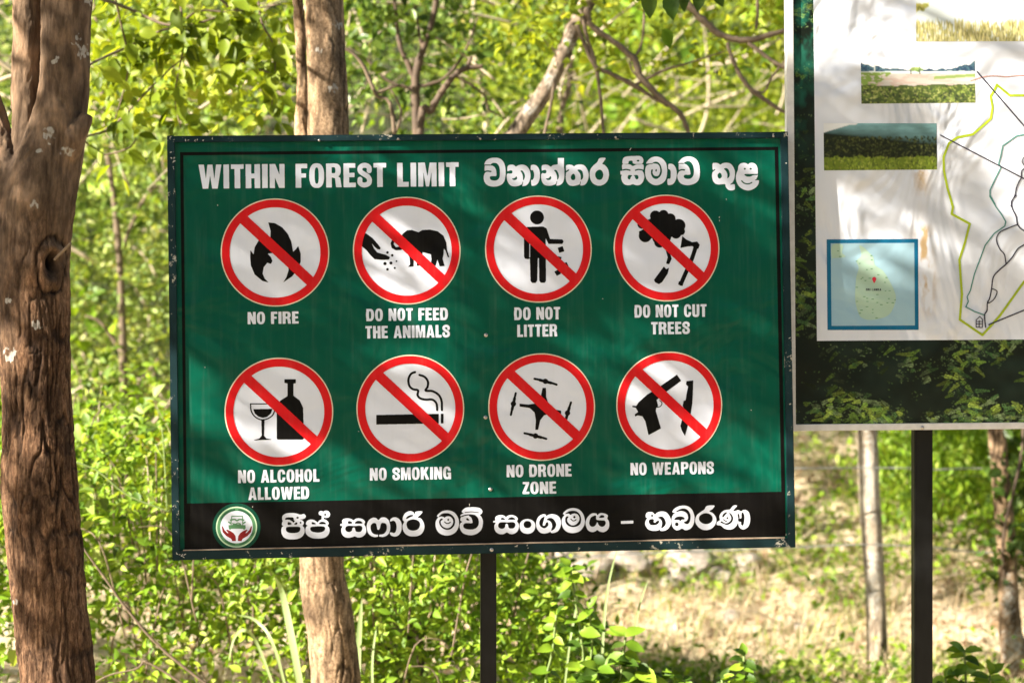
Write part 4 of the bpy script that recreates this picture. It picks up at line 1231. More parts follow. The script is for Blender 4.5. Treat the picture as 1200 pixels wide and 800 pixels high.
GW[' '] = .30
SWID = [1.0]
def text_line(name, txt, x0, x1, yt0, yb0, yt1, yb1, label=None, gap=.085):
    A = Art(x0 - 2, min(yt0, yt1) - 2, x1 + 2, max(yb0, yb1) + 2, 6)
    tot = sum(GW[c] for c in txt) + gap * (len(txt) - 1)
    u = 0
    hgt = yb0 - yt0
    SWID[0] = .205 * hgt
    for c in txt:
        if c != ' ':
            def T(x, y, u=u):
                s_ = (u + x) / tot
                return (x0 + (x1 - x0) * s_ - .012 * (y - .5) * hgt, (yb0 + (yb1 - yb0) * s_) + ((yt0 - yb0) + ((yt1 - yb1) - (yt0 - yb0)) * s_) * y)
            glyph(A, c, T)
        u += GW[c] + gap
    o = art_obj(A, name, WHITEP, .0008)
    return o
text_line('heading', 'WITHIN FOREST LIMIT', 232.8, 537.6, 193.2, 221.3, 190.3, 218.3)
caps = [[('NO FIRE', 290.2, 350, 365.6, 379.8, 364.8, 379.0)],
        [('DO NOT FEED', 429.3, 524.9, 361.9, 376.3, 360.4, 375.0), ('THE ANIMALS', 428.2, 527.1, 382.0, 396.5, 380.5, 395.1)],
        [('DO NOT', 602.7, 656.5, 360.2, 375.0, 359.5, 374.1), ('LITTER', 606.1, 653.0, 380.4, 394.8, 379.6, 394.0)],
        [('DO NOT CUT', 743.7, 828, 357.4, 372.2, 356.3, 371.0), ('TREES', 763, 808.2, 377.3, 391.8, 376.7, 391.2)],
        [('NO ALCOHOL', 279, 374.2, 550.7, 565.7, 549.2, 564.0), ('ALLOWED', 291, 362.2, 570.9, 585.6, 569.6, 584.2)],
        [('NO SMOKING', 433.4, 528.5, 548.2, 562.8, 546.4, 561.0)],
        [('NO DRONE', 593.7, 669.8, 544.6, 558.9, 543.0, 557.8), ('ZONE', 612.4, 651.8, 564.4, 578.5, 563.7, 578.0)],
        [('NO WEAPONS', 738.8, 836.4, 542.1, 556.5, 540.3, 554.9)]]
for grp in caps:
    for l_ in grp: text_line('caption', *l_)

# ---- Sinhala lettering, traced outline by outline: (+ fill, - cut, = cut line of a width)
def traced(A, ox, oy, sc, ops):
    for op in ops:
        k, pts = op[0], op[-1]
        P = [(ox + x / sc, oy + y / sc) for x, y in pts]
        if k == '+': A.poly(P, True, True)
        elif k == '#': A.poly(P, True, False)
        elif k == '-': A.poly(P, False, True)
        elif k == '=': A.stroke(P, op[1] / sc, False)
        elif k == '~': A.stroke(P, op[1] / sc, True)
H1 = [('+', [(80,238),(95,185),(140,130),(210,98),(290,88),(370,95),(440,130),(490,195),(515,280),(525,380),(520,480),(495,580),(440,645),(360,680),(270,690),(180,675),(110,630),(75,560),(68,480),(85,420),(98,395),(85,340),(90,260)]),
      ('-', [(215,235),(240,205),(290,195),(345,210),(385,260),(403,330),(405,420),(395,500),(355,550),(290,565),(220,550),(195,510),(205,480),(260,470),(328,468),(333,400),(320,330),(290,280),(240,250)]),
      ('=', 20, [(50,242),(235,242)]), ('=', 30, [(70,395),(130,368),(215,375)]),
      ('+', [(562,360),(560,300),(575,255),(620,235),(690,238),(740,272),(790,245),(870,232),(950,255),(1010,320),(1040,410),(1040,510),(1010,600),(960,660),(900,678),(868,678),(868,640),(845,650),(790,675),(710,685),(630,665),(575,600),(550,520),(550,440),(580,405)]),
      ('-', [(545,385),(600,360),(640,350),(665,370),(660,410),(620,420),(570,412)]), ('-', [(662,520),(710,515),(745,478),(763,500),(755,540),(710,555),(675,545)]),
      ('-', [(833,362),(870,355),(905,400),(928,460),(918,520),(888,560),(885,480),(865,410)]), ('=', 14, [(885,590),(862,690)])]
H2 = [('+', [(160,345),(160,270),(170,245),(220,235),(280,255),(330,320),(350,420),(345,520),(315,610),(260,660),(200,672),(175,660),(165,560),(195,550),(225,500),(228,420),(205,350)]),
      ('+', [(390,350),(385,290),(400,245),(460,232),(520,240),(575,275),(620,245),(690,232),(760,225),(850,300),(858,430),(855,520),(830,600),(780,650),(720,668),(685,662),(690,630),(660,645),(600,665),(530,672),(450,655),(400,600),(378,520),(378,440),(400,405)]),
      ('#', [(722,95),(850,95),(852,420),(770,420),(722,330)]),
      ('-', [(370,375),(430,345),(470,345),(487,370),(478,405),(440,414),(390,402)]), ('-', [(480,520),(530,515),(568,472),(587,500),(572,542),(530,555),(492,545)]),
      ('-', [(646,350),(685,342),(720,385),(745,450),(740,510),(710,550),(705,470),(680,400)]), ('=', 14, [(705,580),(680,680)])]
H3 = [('+', [(60,365),(55,300),(65,245),(130,232),(190,245),(225,268),(270,240),(350,228),(430,245),(490,310),(525,400),(528,490),(500,590),(450,650),(390,668),(355,662),(350,640),(320,650),(260,668),(190,675),(120,655),(70,590),(52,500),(55,430)]),
      ('=', 26, [(40,395),(62,380),(112,345)]), ('-', [(158,490),(185,438),(220,423),(245,460),(253,510),(235,547),(200,555),(170,537)]),
      ('-', [(295,346),(345,336),(392,365),(414,430),(412,510),(366,552),(365,480),(345,410)]), ('=', 14, [(360,590),(345,680)]),
      ('+', [(755,100),(880,95),(850,160),(815,215),(870,245),(930,320),(950,400),(950,480),(920,570),(860,635),(780,668),(700,665),(630,630),(580,570),(553,480),(553,390),(580,310),(640,240),(710,180)]),
      ('-', [(700,365),(750,338),(800,355),(830,410),(832,470),(805,530),(755,550),(700,530),(668,470),(670,410)])]
H4 = [('+', [(118,212),(115,150),(135,95),(190,65),(280,55),(380,52),(470,52),(525,80),(550,130),(545,180),(520,215),(470,218),(380,218),(330,200),(325,160),(290,148),(245,165),(235,212),(180,218)]),
      ('-', [(408,150),(440,132),(468,150),(440,172)]),
      ('+', [(108,235),(200,228),(270,228),(330,262),(400,232),(480,228),(550,235),(552,340),(530,360),(560,420),(568,500),(540,590),(480,650),(400,660),(330,640),(260,660),(170,650),(110,590),(88,500),(100,445),(75,438),(72,365),(110,358)]),
      ('=', 28, [(125,345),(190,333),(270,350)]), ('=', 28, [(385,350),(450,333),(550,350)]),
      ('-', [(222,490),(245,448),(330,456),(420,448),(447,490),(440,528),(400,538),(376,500),(370,476),(330,455),(290,490),(272,538),(235,532)]),
      ('+', [(605,212),(650,140),(710,90),(790,65),(880,75),(960,120),(1015,190),(1040,280),(1045,380),(1035,480),(1000,570),(930,630),(840,660),(750,650),(670,600),(610,520),(588,420),(590,320),(620,250),(690,222)]),
      ('=', 16, [(600,220),(735,215)]),
      ('-', [(735,205),(790,175),(850,180),(900,230),(930,310),(935,390),(905,470),(850,520),(800,530),(745,500),(710,430),(710,360),(725,330),(747,340),(742,400),(765,450),(810,472),(860,462),(890,410),(900,340),(885,270),(850,225),(800,212)]),
      ('-', [(798,350),(818,322),(832,350),(815,382)])]
H5 = [('+', [(145,315),(145,230),(180,212),(240,225),(290,280),(318,370),(318,470),(295,560),(250,630),(190,655),(135,650),(125,560),(140,525),(180,525),(195,480),(195,390),(180,340)]),
      ('+', [(348,205),(380,150),(440,95),(520,65),(610,65),(690,95),(750,150),(785,230),(800,330),(800,440),(780,540),(720,610),(640,645),(550,660),(450,645),(380,600),(340,520),(335,440),(365,380),(360,300),(360,225)]),
      ('-', [(475,200),(520,165),(570,160),(620,185),(655,240),(675,320),(678,400),(660,470),(610,520),(550,530),(490,515),(465,480),(490,445),(600,438),(600,370),(580,300),(540,245)]),
      ('=', 16, [(330,210),(490,206)]), ('=', 28, [(340,370),(420,340),(480,345)])]
H6 = [('+', [(55,325),(55,210),(110,195),(170,205),(215,232),(260,205),(340,192),(420,210),(480,270),(515,360),(518,450),(500,540),(470,600),(440,638),(500,640),(515,650),(515,745),(450,768),(380,755),(330,700),(315,640),(250,640),(170,645),(100,620),(60,560),(42,480),(50,400),(75,352)]),
      ('=', 22, [(40,385),(100,335)]), ('-', [(158,450),(185,408),(215,403),(242,445),(242,490),(205,523),(170,507)]), ('-', [(290,318),(345,306),(387,340),(410,410),(402,480),(360,518),(362,440),(335,370)]),
      ('=', 22, [(435,642),(500,600),(530,590)]),
      ('+', [(580,340),(590,270),(630,215),(700,195),(760,205),(790,228),(830,200),(890,195),(950,225),(985,290),(995,360),(997,425),(1000,450),(965,530),(945,558),(1015,560),(1010,630),(960,700),(880,750),(790,770),(700,750),(620,700),(565,620),(540,530),(545,440)]),
      ('-', [(703,320),(725,298),(747,320),(725,340)]), ('-', [(823,320),(848,298),(872,320),(848,340)]),
      ('-', [(715,432),(780,428),(860,428),(1010,426),(1010,446),(900,454),(850,477),(790,484),(740,467)]), ('=', 26, [(660,570),(700,610),(760,632),(820,628),(870,605)]), ('=', 16, [(940,553),(1030,545)])]
A = Art(560, 178, 894, 228, 6)
for ops, ox in ((H1, 563), (H2, 613), (H3, 660), (H4, 723), (H5, 775), (H6, 832)):
    traced(A, ox, 180, 17.78, ops)
art_obj(A, 'heading', WHITEP, .0008)

B1 = [('+', [(105,300),(98,240),(120,195),(180,160),(280,150),(380,158),(450,180),(490,182),(540,170),(580,210),(565,255),(520,275),(480,280),(440,297),(370,305),(340,302),(325,245),(250,237),(170,250),(157,290),(140,325)]), ('-', [(385,245),(410,226),(442,245),(410,267)]),
      ('+', [(95,360),(115,310),(170,290),(240,290),(300,320),(330,345),(370,305),(430,290),(500,295),(540,340),(530,390),(512,408),(545,450),(558,520),(530,600),(470,655),(390,682),(300,688),(210,682),(140,650),(95,590),(80,510),(95,440),(125,415),(98,398)]),
      ('-', [(215,338),(260,343),(292,370),(270,388),(213,390)]), ('-', [(343,382),(370,348),(402,343),(407,377),(380,388)]), ('-', [(453,350),(475,326),(492,350),(475,370)]),
      ('-', [(175,490),(185,445),(240,430),(330,430),(420,430),(465,445),(468,490),(440,535),(380,555),(300,560),(230,550),(190,525)]),
      ('+', [(585,350),(610,310),(670,285),(740,290),(800,325),(820,340),(860,300),(910,282),(980,285),(1040,340),(1040,385),(1022,408),(1055,450),(1065,520),(1040,590),(980,645),(890,668),(800,670),(710,660),(630,620),(580,560),(572,490),(590,430),(618,408),(588,390)]),
      ('~', 40, [(925,290),(925,200)]), ('+', [(845,165),(855,125),(900,110),(935,125),(980,103),(1045,118),(1075,175),(1055,228),(1005,247),(950,240),(930,195),(870,195)]), ('-', [(948,185),(975,160),(1000,185),(975,210)]),
      ('-', [(703,338),(745,343),(788,375),(708,380)]), ('-', [(848,372),(880,336),(920,328),(970,343),(992,377),(930,380)]),
      ('-', [(668,480),(690,435),(760,425),(850,420),(930,425),(970,445),(970,490),(930,530),(850,550),(770,545),(700,525)])]
B2 = [('+', [(55,380),(95,370),(85,320),(120,280),(200,265),(280,280),(325,305),(370,275),(440,265),(520,285),(565,335),(550,392),(575,440),(590,520),(565,600),(500,650),(420,665),(350,640),(280,660),(200,670),(120,640),(75,570),(70,490),(95,428),(55,420)]),
      ('-', [(213,330),(250,323),(297,350),(285,374),(213,374)]), ('-', [(353,372),(385,328),(440,316),(490,333),(505,372)]),
      ('-', [(153,490),(170,438),(230,418),(350,425),(450,415),(500,438),(507,490),(475,542),(420,550),(370,532),(353,470),(330,455),(302,475),(290,522),(240,550),(180,537)]),
      ('+', [(600,450),(610,370),(650,300),(720,255),(790,258),(845,300),(900,252),(980,248),(1045,290),(1080,370),(1092,450),(1075,550),(1020,620),(940,650),(850,645),(760,655),(680,625),(625,560)]),
      ('-', [(680,460),(690,400),(740,362),(790,372),(810,430),(822,490),(845,505),(870,480),(885,420),(905,370),(945,360),(1000,380),(1020,450),(1005,530),(960,585),(900,602),(780,602),(720,570),(690,520)]), ('=', 24, [(848,585),(848,670)])]
B3 = [('+', [(195,325),(210,280),(260,248),(320,245),(385,280),(430,350),(440,440),(425,540),(380,610),(310,642),(240,632),(200,600),(197,562),(235,560),(280,572),(315,540),(332,470),(330,400),(305,335),(265,312),(225,325)]),
      ('+', [(462,300),(465,240),(500,175),(560,130),(630,118),(690,145),(712,185),(735,128),(870,122),(830,190),(770,245),(840,270),(890,340),(912,420),(900,510),(850,590),(770,632),(680,640),(590,630),(510,580),(465,500),(458,410),(490,340)]),
      ('-', [(528,275),(550,233),(610,198),(672,193),(677,217),(620,242),(560,272)]), ('-', [(540,400),(560,330),(620,295),(690,285),(760,300),(815,350),(820,420),(790,480),(730,515),(640,518),(570,480)]), ('=', 14, [(712,110),(712,180)])]
B4 = [('+', [(70,290),(110,240),(180,190),(270,170),(360,180),(440,220),(500,300),(528,390),(525,500),(480,600),(410,660),(320,690),(230,690),(130,650),(65,570),(42,480),(50,390),(95,315)]),
      ('-', [(100,312),(170,245),(240,228),(320,234),(390,272),(440,340),(450,420),(425,500),(360,560),(280,575),(200,550),(140,490),(115,420),(130,365),(165,340),(195,352),(185,372),(155,392),(153,440),(190,502),(260,537),(330,532),(387,480),(410,410),(395,348),(350,303),(300,293),(250,305),(232,325),(205,305),(150,300)]),
      ('-', [(287,365),(305,342),(328,365),(305,391)]), ('=', 22, [(230,410),(270,440),(320,438),(350,415)]),
      ('+', [(590,210),(610,160),(680,115),(790,105),(900,110),(980,135),(1018,190),(1000,240),(968,265),(1000,310),(1028,390),(1025,480),(990,580),(910,650),(810,685),(710,680),(610,640),(555,560),(545,480),(570,430),(598,410),(560,380),(565,330),(575,300),(558,275),(600,242),(630,230)]),
      ('=', 17, [(655,215),(790,201),(938,218)]), ('=', 24, [(585,298),(680,268),(780,265),(860,278)]),
      ('-', [(800,265),(880,280),(930,340),(945,420),(930,490),(880,545),(790,570),(690,560),(630,530),(620,480),(645,445),(700,435),(803,435),(810,390),(785,320),(740,285)]), ('-', [(678,345),(710,333),(752,377),(700,380)])]
B5 = [('+', [(38,358),(80,342),(75,290),(120,245),(200,232),(260,245),(300,272),(350,242),(430,232),(510,260),(548,310),(530,362),(560,410),(570,480),(540,570),(470,620),(390,628),(320,595),(250,628),(170,628),(100,590),(60,520),(58,450),(85,392),(40,388)]),
      ('-', [(198,297),(240,288),(283,327),(203,327)]), ('-', [(343,327),(375,288),(430,276),(480,298),(490,327)]),
      ('-', [(138,450),(160,393),(220,380),(350,382),(440,378),(485,398),(497,450),(465,502),(410,514),(360,497),(340,430),(318,412),(290,430),(280,482),(240,517),(180,512),(146,487)]),
      ('+', [(583,465),(600,390),(660,335),(748,315),(835,335),(895,390),(912,465),(890,550),(830,605),(748,622),(665,605),(605,550)]), ('-', [(668,430),(690,375),(748,355),(805,375),(830,430),(805,485),(748,505),(690,485)])]
B6 = [('+', [(180,170),(140,162),(80,190),(40,250),(28,330),(50,400),(100,450),(160,462),(220,450),(255,435),(262,452),(310,452),(370,425),(405,370),(418,300),(400,220),(350,175),(280,160),(220,172),(190,192)]),
      ('-', [(83,270),(110,223),(162,198),(152,250),(133,330),(165,337),(187,290),(215,288),(222,330),(190,367),(150,380),(100,352),(81,310)]),
      ('-', [(188,250),(230,220),(290,228),(337,290),(342,340),(315,392),(266,417),(280,350),(265,290),(225,260)]),
      ('+', [(448,155),(490,105),(560,70),(640,68),(710,95),(765,160),(788,240),(785,320),(740,400),(680,440),(600,455),(520,440),(460,390),(430,310),(435,230),(472,172)]),
      ('-', [(480,158),(540,117),(610,107),(670,122),(715,170),(733,240),(720,310),(670,350),(600,362),(530,340),(490,290),(485,230),(505,195),(537,200),(515,240),(528,290),(580,332),(640,327),(692,280),(707,220),(680,168),(635,150),(590,158),(568,172),(535,152)]),
      ('-', [(608,205),(628,186),(647,205),(628,227)]), ('=', 15, [(572,235),(600,262),(630,262),(655,245)]),
      ('+', [(970,150),(900,150),(840,200),(805,270),(808,340),(840,410),(900,440),(950,430),(985,408),(1020,430),(1090,440),(1150,400),(1172,340),(1165,270),(1142,228),(1150,180),(1100,150),(1030,145),(985,175)]),
      ('-', [(863,270),(885,213),(940,183),(967,188),(972,245),(1040,256),(1100,262),(1118,300),(1095,345),(1050,357),(1010,332),(985,285),(960,332),(920,357),(880,347),(860,312)]), ('-', [(1013,215),(1040,180),(1080,178),(1097,205),(1060,217)])]
B7 = [('+', [(80,270),(95,220),(150,198),(220,205),(265,250),(310,210),(400,185),(490,205),(555,280),(585,370),(575,460),(520,540),(440,575),(372,572),(365,550),(320,567),(230,575),(140,550),(85,490),(68,420),(90,350),(115,322),(85,305)]),
      ('-', [(188,265),(210,238),(230,285),(193,292)]), ('-', [(140,390),(165,345),(235,340),(245,370),(240,400),(270,410),(300,380),(345,370),(347,410),(310,447),(240,464),(173,452)]),
      ('-', [(318,312),(385,285),(440,310),(480,380),(480,450),(440,500),(388,522),(405,450),(400,380),(365,335)]),
      ('+', [(615,190),(660,130),(740,85),(840,68),(930,85),(1000,140),(1045,230),(1060,320),(1045,430),(1000,510),(940,550),(870,560),(808,528),(750,555),(690,560),(630,510),(602,430),(600,340),(625,260),(670,215),(640,212)]),
      ('-', [(680,200),(750,147),(840,125),(920,155),(970,230),(980,320),(960,400),(920,440),(870,430),(845,400),(900,375),(930,320),(915,240),(860,193),(780,178)]),
      ('-', [(653,352),(690,303),(750,286),(820,293),(862,325),(850,347),(800,352),(780,377),(740,357)]), ('-', [(666,440),(690,406),(725,413),(740,450),(720,480),(685,477)])]
B8 = [('+', [(280,75),(430,68),(390,140),(330,180),(400,220),(455,290),(472,370),(440,460),(370,530),(280,560),(190,550),(110,500),(55,420),(48,340),(80,260),(150,200),(230,145)]), ('-', [(120,330),(140,270),(200,232),(270,220),(340,240),(388,290),(392,360),(350,415),(280,438),(200,428),(140,385)]),
      ('+', [(480,455),(485,400),(540,360),(530,290),(560,220),(630,165),(720,150),(750,140),(810,70),(885,70),(840,130),(810,170),(850,177),(900,160),(940,170),(965,185),(1010,157),(1070,160),(1125,210),(1148,300),(1145,400),(1110,490),(1040,540),(980,540),(925,490),(908,410),(895,430),(860,490),(790,540),(700,548),(620,520),(560,470)]),
      ('-', [(978,220),(1010,213),(1032,280),(1030,380),(1015,452),(990,472),(965,442),(965,400),(913,385),(913,322),(970,322)]), ('-', [(903,228),(927,250),(937,310),(910,317),(898,260)]),
      ('-', [(725,213),(770,240),(807,310),(795,380),(750,432),(680,457),(610,432),(558,410),(563,383),(600,395),(640,420),(700,415),(755,370),(768,310),(748,260)]),
      ('-', [(588,290),(610,238),(662,203),(682,215),(645,260),(610,302)]), ('-', [(673,320),(690,298),(710,320),(692,342)]), ('=', 20, [(615,350),(650,378),(680,385)])]
A = Art(326, 590, 884, 634, 6)
for ops, ox, oy, sc in ((B1, 325, 592, 17.39), (B2, 396, 592, 17.78), (B3, 446, 592, 17.78), (B4, 508, 588, 17.78), (B5, 576, 590, 17.78), (B6, 626, 590, 13.333), (B7, 752, 588, 17.14), (B8, 812, 588, 17.14)):
    traced(A, ox, oy, sc, ops)
A.poly([(727.7, 610.2), (742.2, 609.6), (742.2, 612.9), (727.7, 613.4)])
art_obj(A, 'footer_lettering', WHITEP, .0009)

# ---- prohibition symbols
UR = 62.5                                    # ring radius in photo pixels at the sign
SCL = 6.998 / FPX
ring = Art(-UR - 1, -UR - 1, UR + 1, UR + 1, 5)
ring.ell(0, 0, UR - .9, UR - .9); ring.ell(0, 0, 52.6, 52.6, False)
ca, sa = math.cos(R(-43.6)), math.sin(R(-43.6))
cx_, cy_ = 3.3 * .69, 3.3 * .72
q = [(cx_ + a_ * ca - b_ * sa, cy_ + a_ * sa + b_ * ca) for a_, b_ in ((-56, -5.9), (56, -5.9), (56, 5.9), (-56, 5.9))]
ring.poly(q)
RING = ring.mesh('red_ring', lambda P, off: ident(P * SCL, off), 0.0016)
RING.flip_normals()
def disc_mesh(name, r0, r1, off, n=96):
    th = np.arange(n) / n * 2 * np.pi
    o_ = np.stack([np.cos(th) * r1, np.full(n, -off), np.sin(th) * r1], -1)
    if r0 <= 0: return mesh_py(name, o_, [tuple(range(n))])
    i_ = o_ * [r0 / r1, 1, r0 / r1]
    return mesh_py(name, np.concatenate([o_, i_]), [(k, (k + 1) % n, n + (k + 1) % n, n + k) for k in range(n)])
DISC = disc_mesh('white_disc', 0, (UR - 4) * SCL, .0006); DISC.materials.append(WHITEP)
RIM = disc_mesh('cream_rim', (UR - 1.6) * SCL, (UR + .5) * SCL, .0010); RIM.materials.append(CREAM)
RING.materials.append(REDP)
pict = {}
def P1(A, t_):
    A.poly(t_([(303,168),(340,172),(380,195),(410,230),(430,272),(440,330),(456,315),(468,298),(482,340),(482,385),(466,425),(435,465),(385,499),(403,470),(415,430),(410,390),(385,350),(340,335),(300,340),(318,360),(326,380),(318,397),(298,390),(278,415),(272,450),(284,478),(305,499),(270,490),(228,455),(207,405),(203,360),(205,320),(222,345),(228,305),(260,250),(315,250),(316,215)]))
def P2(A, t_):
    A.poly(t_([(84,206),(110,218),(140,240),(165,268),(182,290),(180,300),(165,298),(148,282),(135,265),(148,295),(165,315),(210,328),(232,340),(225,352),(190,354),(150,350),(130,330),(110,305),(80,278)]))
    for x, y, r_ in ((218,315,6.5),(243,330,6.5),(205,373,8.5),(236,370,8),(265,361,4.5),(218,403,7),(256,396,5.5)):
        (cx, cy), (c2, _) = t_([(x, y), (x + r_, y)]); A.ell(cx, cy, c2 - cx, c2 - cx)
    A.poly(t_([(300,215),(320,200),(345,198),(380,210),(400,198),(440,196),(480,205),(510,228),(525,265),(528,300),(541,343),(532,338),(520,305),(512,295),(510,325),(505,348),(516,385),(490,388),(478,350),(468,385),(443,385),(447,350),(445,325),(400,313),(396,380),(372,385),(368,345),(355,348),(353,388),(325,390),(336,378),(333,340),(318,315),(303,292),(290,302),(262,304),(240,292),(234,268),(243,247),(256,252),(250,272),(262,288),(280,284),(284,240)]))
def P3(A, t_):
    (cx, cy), (c2, _) = t_([(308, 133), (344, 133)]); A.ell(cx, cy, c2 - cx, c2 - cx)
    A.poly(t_([(258,182),(340,180),(358,190),(376,245),(440,247),(447,258),(440,271),(368,271),(353,240),(355,462),(348,473),(328,473),(320,462),(318,345),(312,345),(309,462),(300,474),(282,474),(274,462),(271,346),(262,350),(246,348),(240,336),(240,210),(246,190)]))
    A.stroke(t_([(270, 250), (270, 340)]), 1.0, False)
    for x, y, a_, s_ in ((433, 300, -18, 14), (422, 348, 12, 12), (456, 382, -25, 13), (416, 420, -30, 13)):
        A.poly(t_([(x + s_ * (c * math.cos(R(a_)) - d * math.sin(R(a_))), y + s_ * (c * math.sin(R(a_)) + d * math.cos(R(a_)))) for c, d in ((-1, -1), (1, -1), (1, 1), (-1, 1))]))
def P4(A, t_):
    for x, y, r_ in ((258,125,28),(300,120,26),(335,140,28),(380,175,34),(365,215,28),(310,190,55),(205,228,34),(188,168,24),(280,262,28),(245,190,52),(392,205,20),(270,150,40),(290,230,50)):
        (cx, cy), (c2, _) = t_([(x, y), (x + r_, y)]); A.ell(cx, cy, c2 - cx, c2 - cx)
    A.poly(t_([(172,205),(188,200),(200,225),(183,238),(172,228)]))
    A.poly(t_([(296,275),(325,285),(343,348),(330,376),(313,374),(322,340),(312,305)])); A.poly(t_([(302,388),(314,402),(329,395),(322,425),(293,470),(276,480),(256,470),(250,458)]))
    A.poly(t_([(398,230),(420,248),(450,262),(475,258),(489,275),(482,296),(466,296),(450,282),(425,284),(388,292)])); A.stroke(t_([(470,280),(447,350),(412,430),(391,478)]), 4.8); A.poly(t_([(380,465),(405,470),(400,490),(376,482)]))
def P5(A, t_):
    A.poly(t_([(370,152),(430,152),(430,172),(418,175),(418,238),(450,262),(468,300),(472,460),(465,466),(335,466),(330,460),(330,310),(348,264),(386,240),(386,174),(370,171)]))
    A.stroke(t_([(194,280),(322,280)]), 1.3); A.stroke(t_([(194,280),(197,315),(212,342),(235,358),(258,363),(285,356),(308,340),(320,312),(322,280)]), 1.4)
    A.poly(t_([(208,308),(308,306),(300,330),(280,348),(258,353),(234,346),(216,330)])); A.poly(t_([(250,362),(267,362),(264,445),(276,460),(312,466),(205,470),(240,460),(252,445)]))
def P6(A, t_):
    A.poly(t_([(160,338),(485,332),(485,382),(160,388)])); A.poly(t_([(496,331),(510,331),(510,382),(496,382)]))
    A.stroke(t_([(362,115),(340,125),(327,155),(333,188),(352,204),(377,210),(375,235),(390,252),(420,258),(452,258),(473,278),(477,312)]), 2.6); A.stroke(t_([(385,130),(412,140),(429,165),(427,192),(417,211),(452,214),(484,233),(500,265),(502,312)]), 2.6)
def P7(A, t_):
    A.poly(t_([(337,197),(355,197),(356,245),(370,285),(395,308),(434,316),(434,332),(385,328),(345,340),(325,365),(314,415),(299,415),(302,365),(295,325),(270,302),(217,294),(217,279),(262,284),(300,278),(325,255)]))
    for c, a_, b_ in (((352,163),(295,150),(410,180)), ((467,328),(485,273),(453,385)), ((300,447),(243,433),(356,462)), ((185,280),(197,225),(172,337))):
        A.stroke(t_([a_, (c[0], c[1] - 2), b_]), 2.6, True, False); (cx, cy), (c2, _) = t_([c, (c[0] + 14, c[1])]); A.ell(cx, cy, c2 - cx, c2 - cx)
        m1 = [((a_[0] + c[0]) / 2, (a_[1] + c[1]) / 2), ((b_[0] + c[0]) / 2, (b_[1] + c[1]) / 2)]; A.stroke(t_(m1), 3.4, True, False)
def P8(A, t_):
    A.poly(t_([(370,128),(392,160),(300,228),(264,260),(272,290),(262,302),(260,318),(287,408),(222,443),(205,370),(190,345),(166,340),(152,346),(150,335),(168,322),(155,300),(137,297),(137,289),(158,291),(170,272),(215,232),(262,203)]))
    A.stroke(t_([(268, 298), (285, 292), (292, 275), (280, 262)]), 1.0)
    A.poly(t_([(420,162),(455,158),(453,230),(450,280),(442,330),(430,380),(412,447),(396,420),(388,395),(400,350),(405,302),(400,290),(405,264),(415,262),(420,230),(428,190),(417,178)]))
syms = [('No fire: flame', 322.4, 295.9, P1, 250, 225, 4.707), ('hand feeding elephant', 476.7, 293.7, P2, 405, 225, 4.447), ('person dropping litter', 631.0, 291.9, P3, 560, 225, 4.447), ('felled tree and axe', 781.1, 290.7, P4, 710, 225, 4.447),
        ('wine glass and bottle', 326.9, 482.4, P5, 250, 410, 4.447), ('burning cigarette', 480.9, 478.7, P6, 405, 410, 4.447), ('drone with four rotors', 634.8, 476.7, P7, 560, 410, 4.447), ('pistol and knife', 784.3, 474.4, P8, 710, 410, 4.447)]
for lab, cx, cy, fn, ox, oy, sc in syms:
    c = S2L([(cx, cy)], 0)[0]
    root = empty('prohibition_symbol'); root.parent = SG; root.location = c; root['label'] = 'red ring and bar over ' + lab.replace('No fire: ', 'black ') 
    link('white_disc', DISC, None, root); link('cream_rim', RIM, None, root); link('red_ring', RING, None, root)
    A = Art(cx - 54, cy - 54, cx + 54, cy + 54, 5)
    fn(A, lambda pts, ox=ox, oy=oy, sc=sc: [(ox + x / sc, oy + y / sc) for x, y in pts])
    keep = Art(cx - 54, cy - 54, cx + 54, cy + 54, 5); keep.ell(cx, cy, 53.4, 53.4); A.M &= keep.M
    o = link('pictogram', A.mesh('pictogram', S2L, .0011), BLACKP, root)
    o.matrix_parent_inverse = Matrix.Translation(-c) if False else Matrix.Identity(4)
    o.location = -Vector(c)

# ---- emblem with jeep and hands
c = S2L([(277.2, 617.2)], 0)[0]
em = empty('emblem'); em.parent = SG; em.location = c
def ED(name, r0, r1, off, mat):
    link(name, disc_mesh(name, r0 * SCL, r1 * SCL, off), mat, em)
ED('backing_disc', 0, 27.6, .0008, DKGRN); ED('pale_ring', 22.2, 23.7, .0012, PALEG); ED('white_disc', 0, 18.7, .0012, WHITEP); ED('green_ring', 18.6, 22.3, .0010, MIDGR)
A = Art(251, 591, 304, 644, 6)
for (s0, s1, ht) in ((-64, -6, 1), (8, 52, 1), (110, 122, .6), (238, 250, .6), (140, 172, .8), (186, 222, .8)):
    a_ = s0
    while a_ < s1:
        ang = R(a_ - 90); A.stroke([(277.2 + 19.6 * math.cos(ang), 617.2 + 19.6 * math.sin(ang)), (277.2 + 21.2 * math.cos(ang), 617.2 + 21.2 * math.sin(ang))], .75 * ht + .1)
        a_ += 4.1
link('ring_marks', A.mesh('ring_marks', S2L, .0014), DKGRN, em).location = -Vector(c)
A = Art(251, 591, 304, 644, 8)
e_ = lambda pts: [(240 + x / 11.43, 580 + y / 11.43) for x, y in pts]
A.poly(e_([(318,398),(365,398),(378,385),(480,385),(495,398),(545,398),(548,445),(322,447)])); A.stroke(e_([(358,335),(362,278),(505,278),(508,335)]), 1.0, True, False)
A.stroke(e_([(345,330),(400,322),(430,338),(465,322),(520,330)]), 1.7); A.stroke(e_([(320,358),(340,372)]), 1.6); A.stroke(e_([(540,358),(522,372)]), 1.6); A.stroke(e_([(352,340),(352,392)]), 1.1); A.stroke(e_([(508,340),(508,392)]), 1.1)
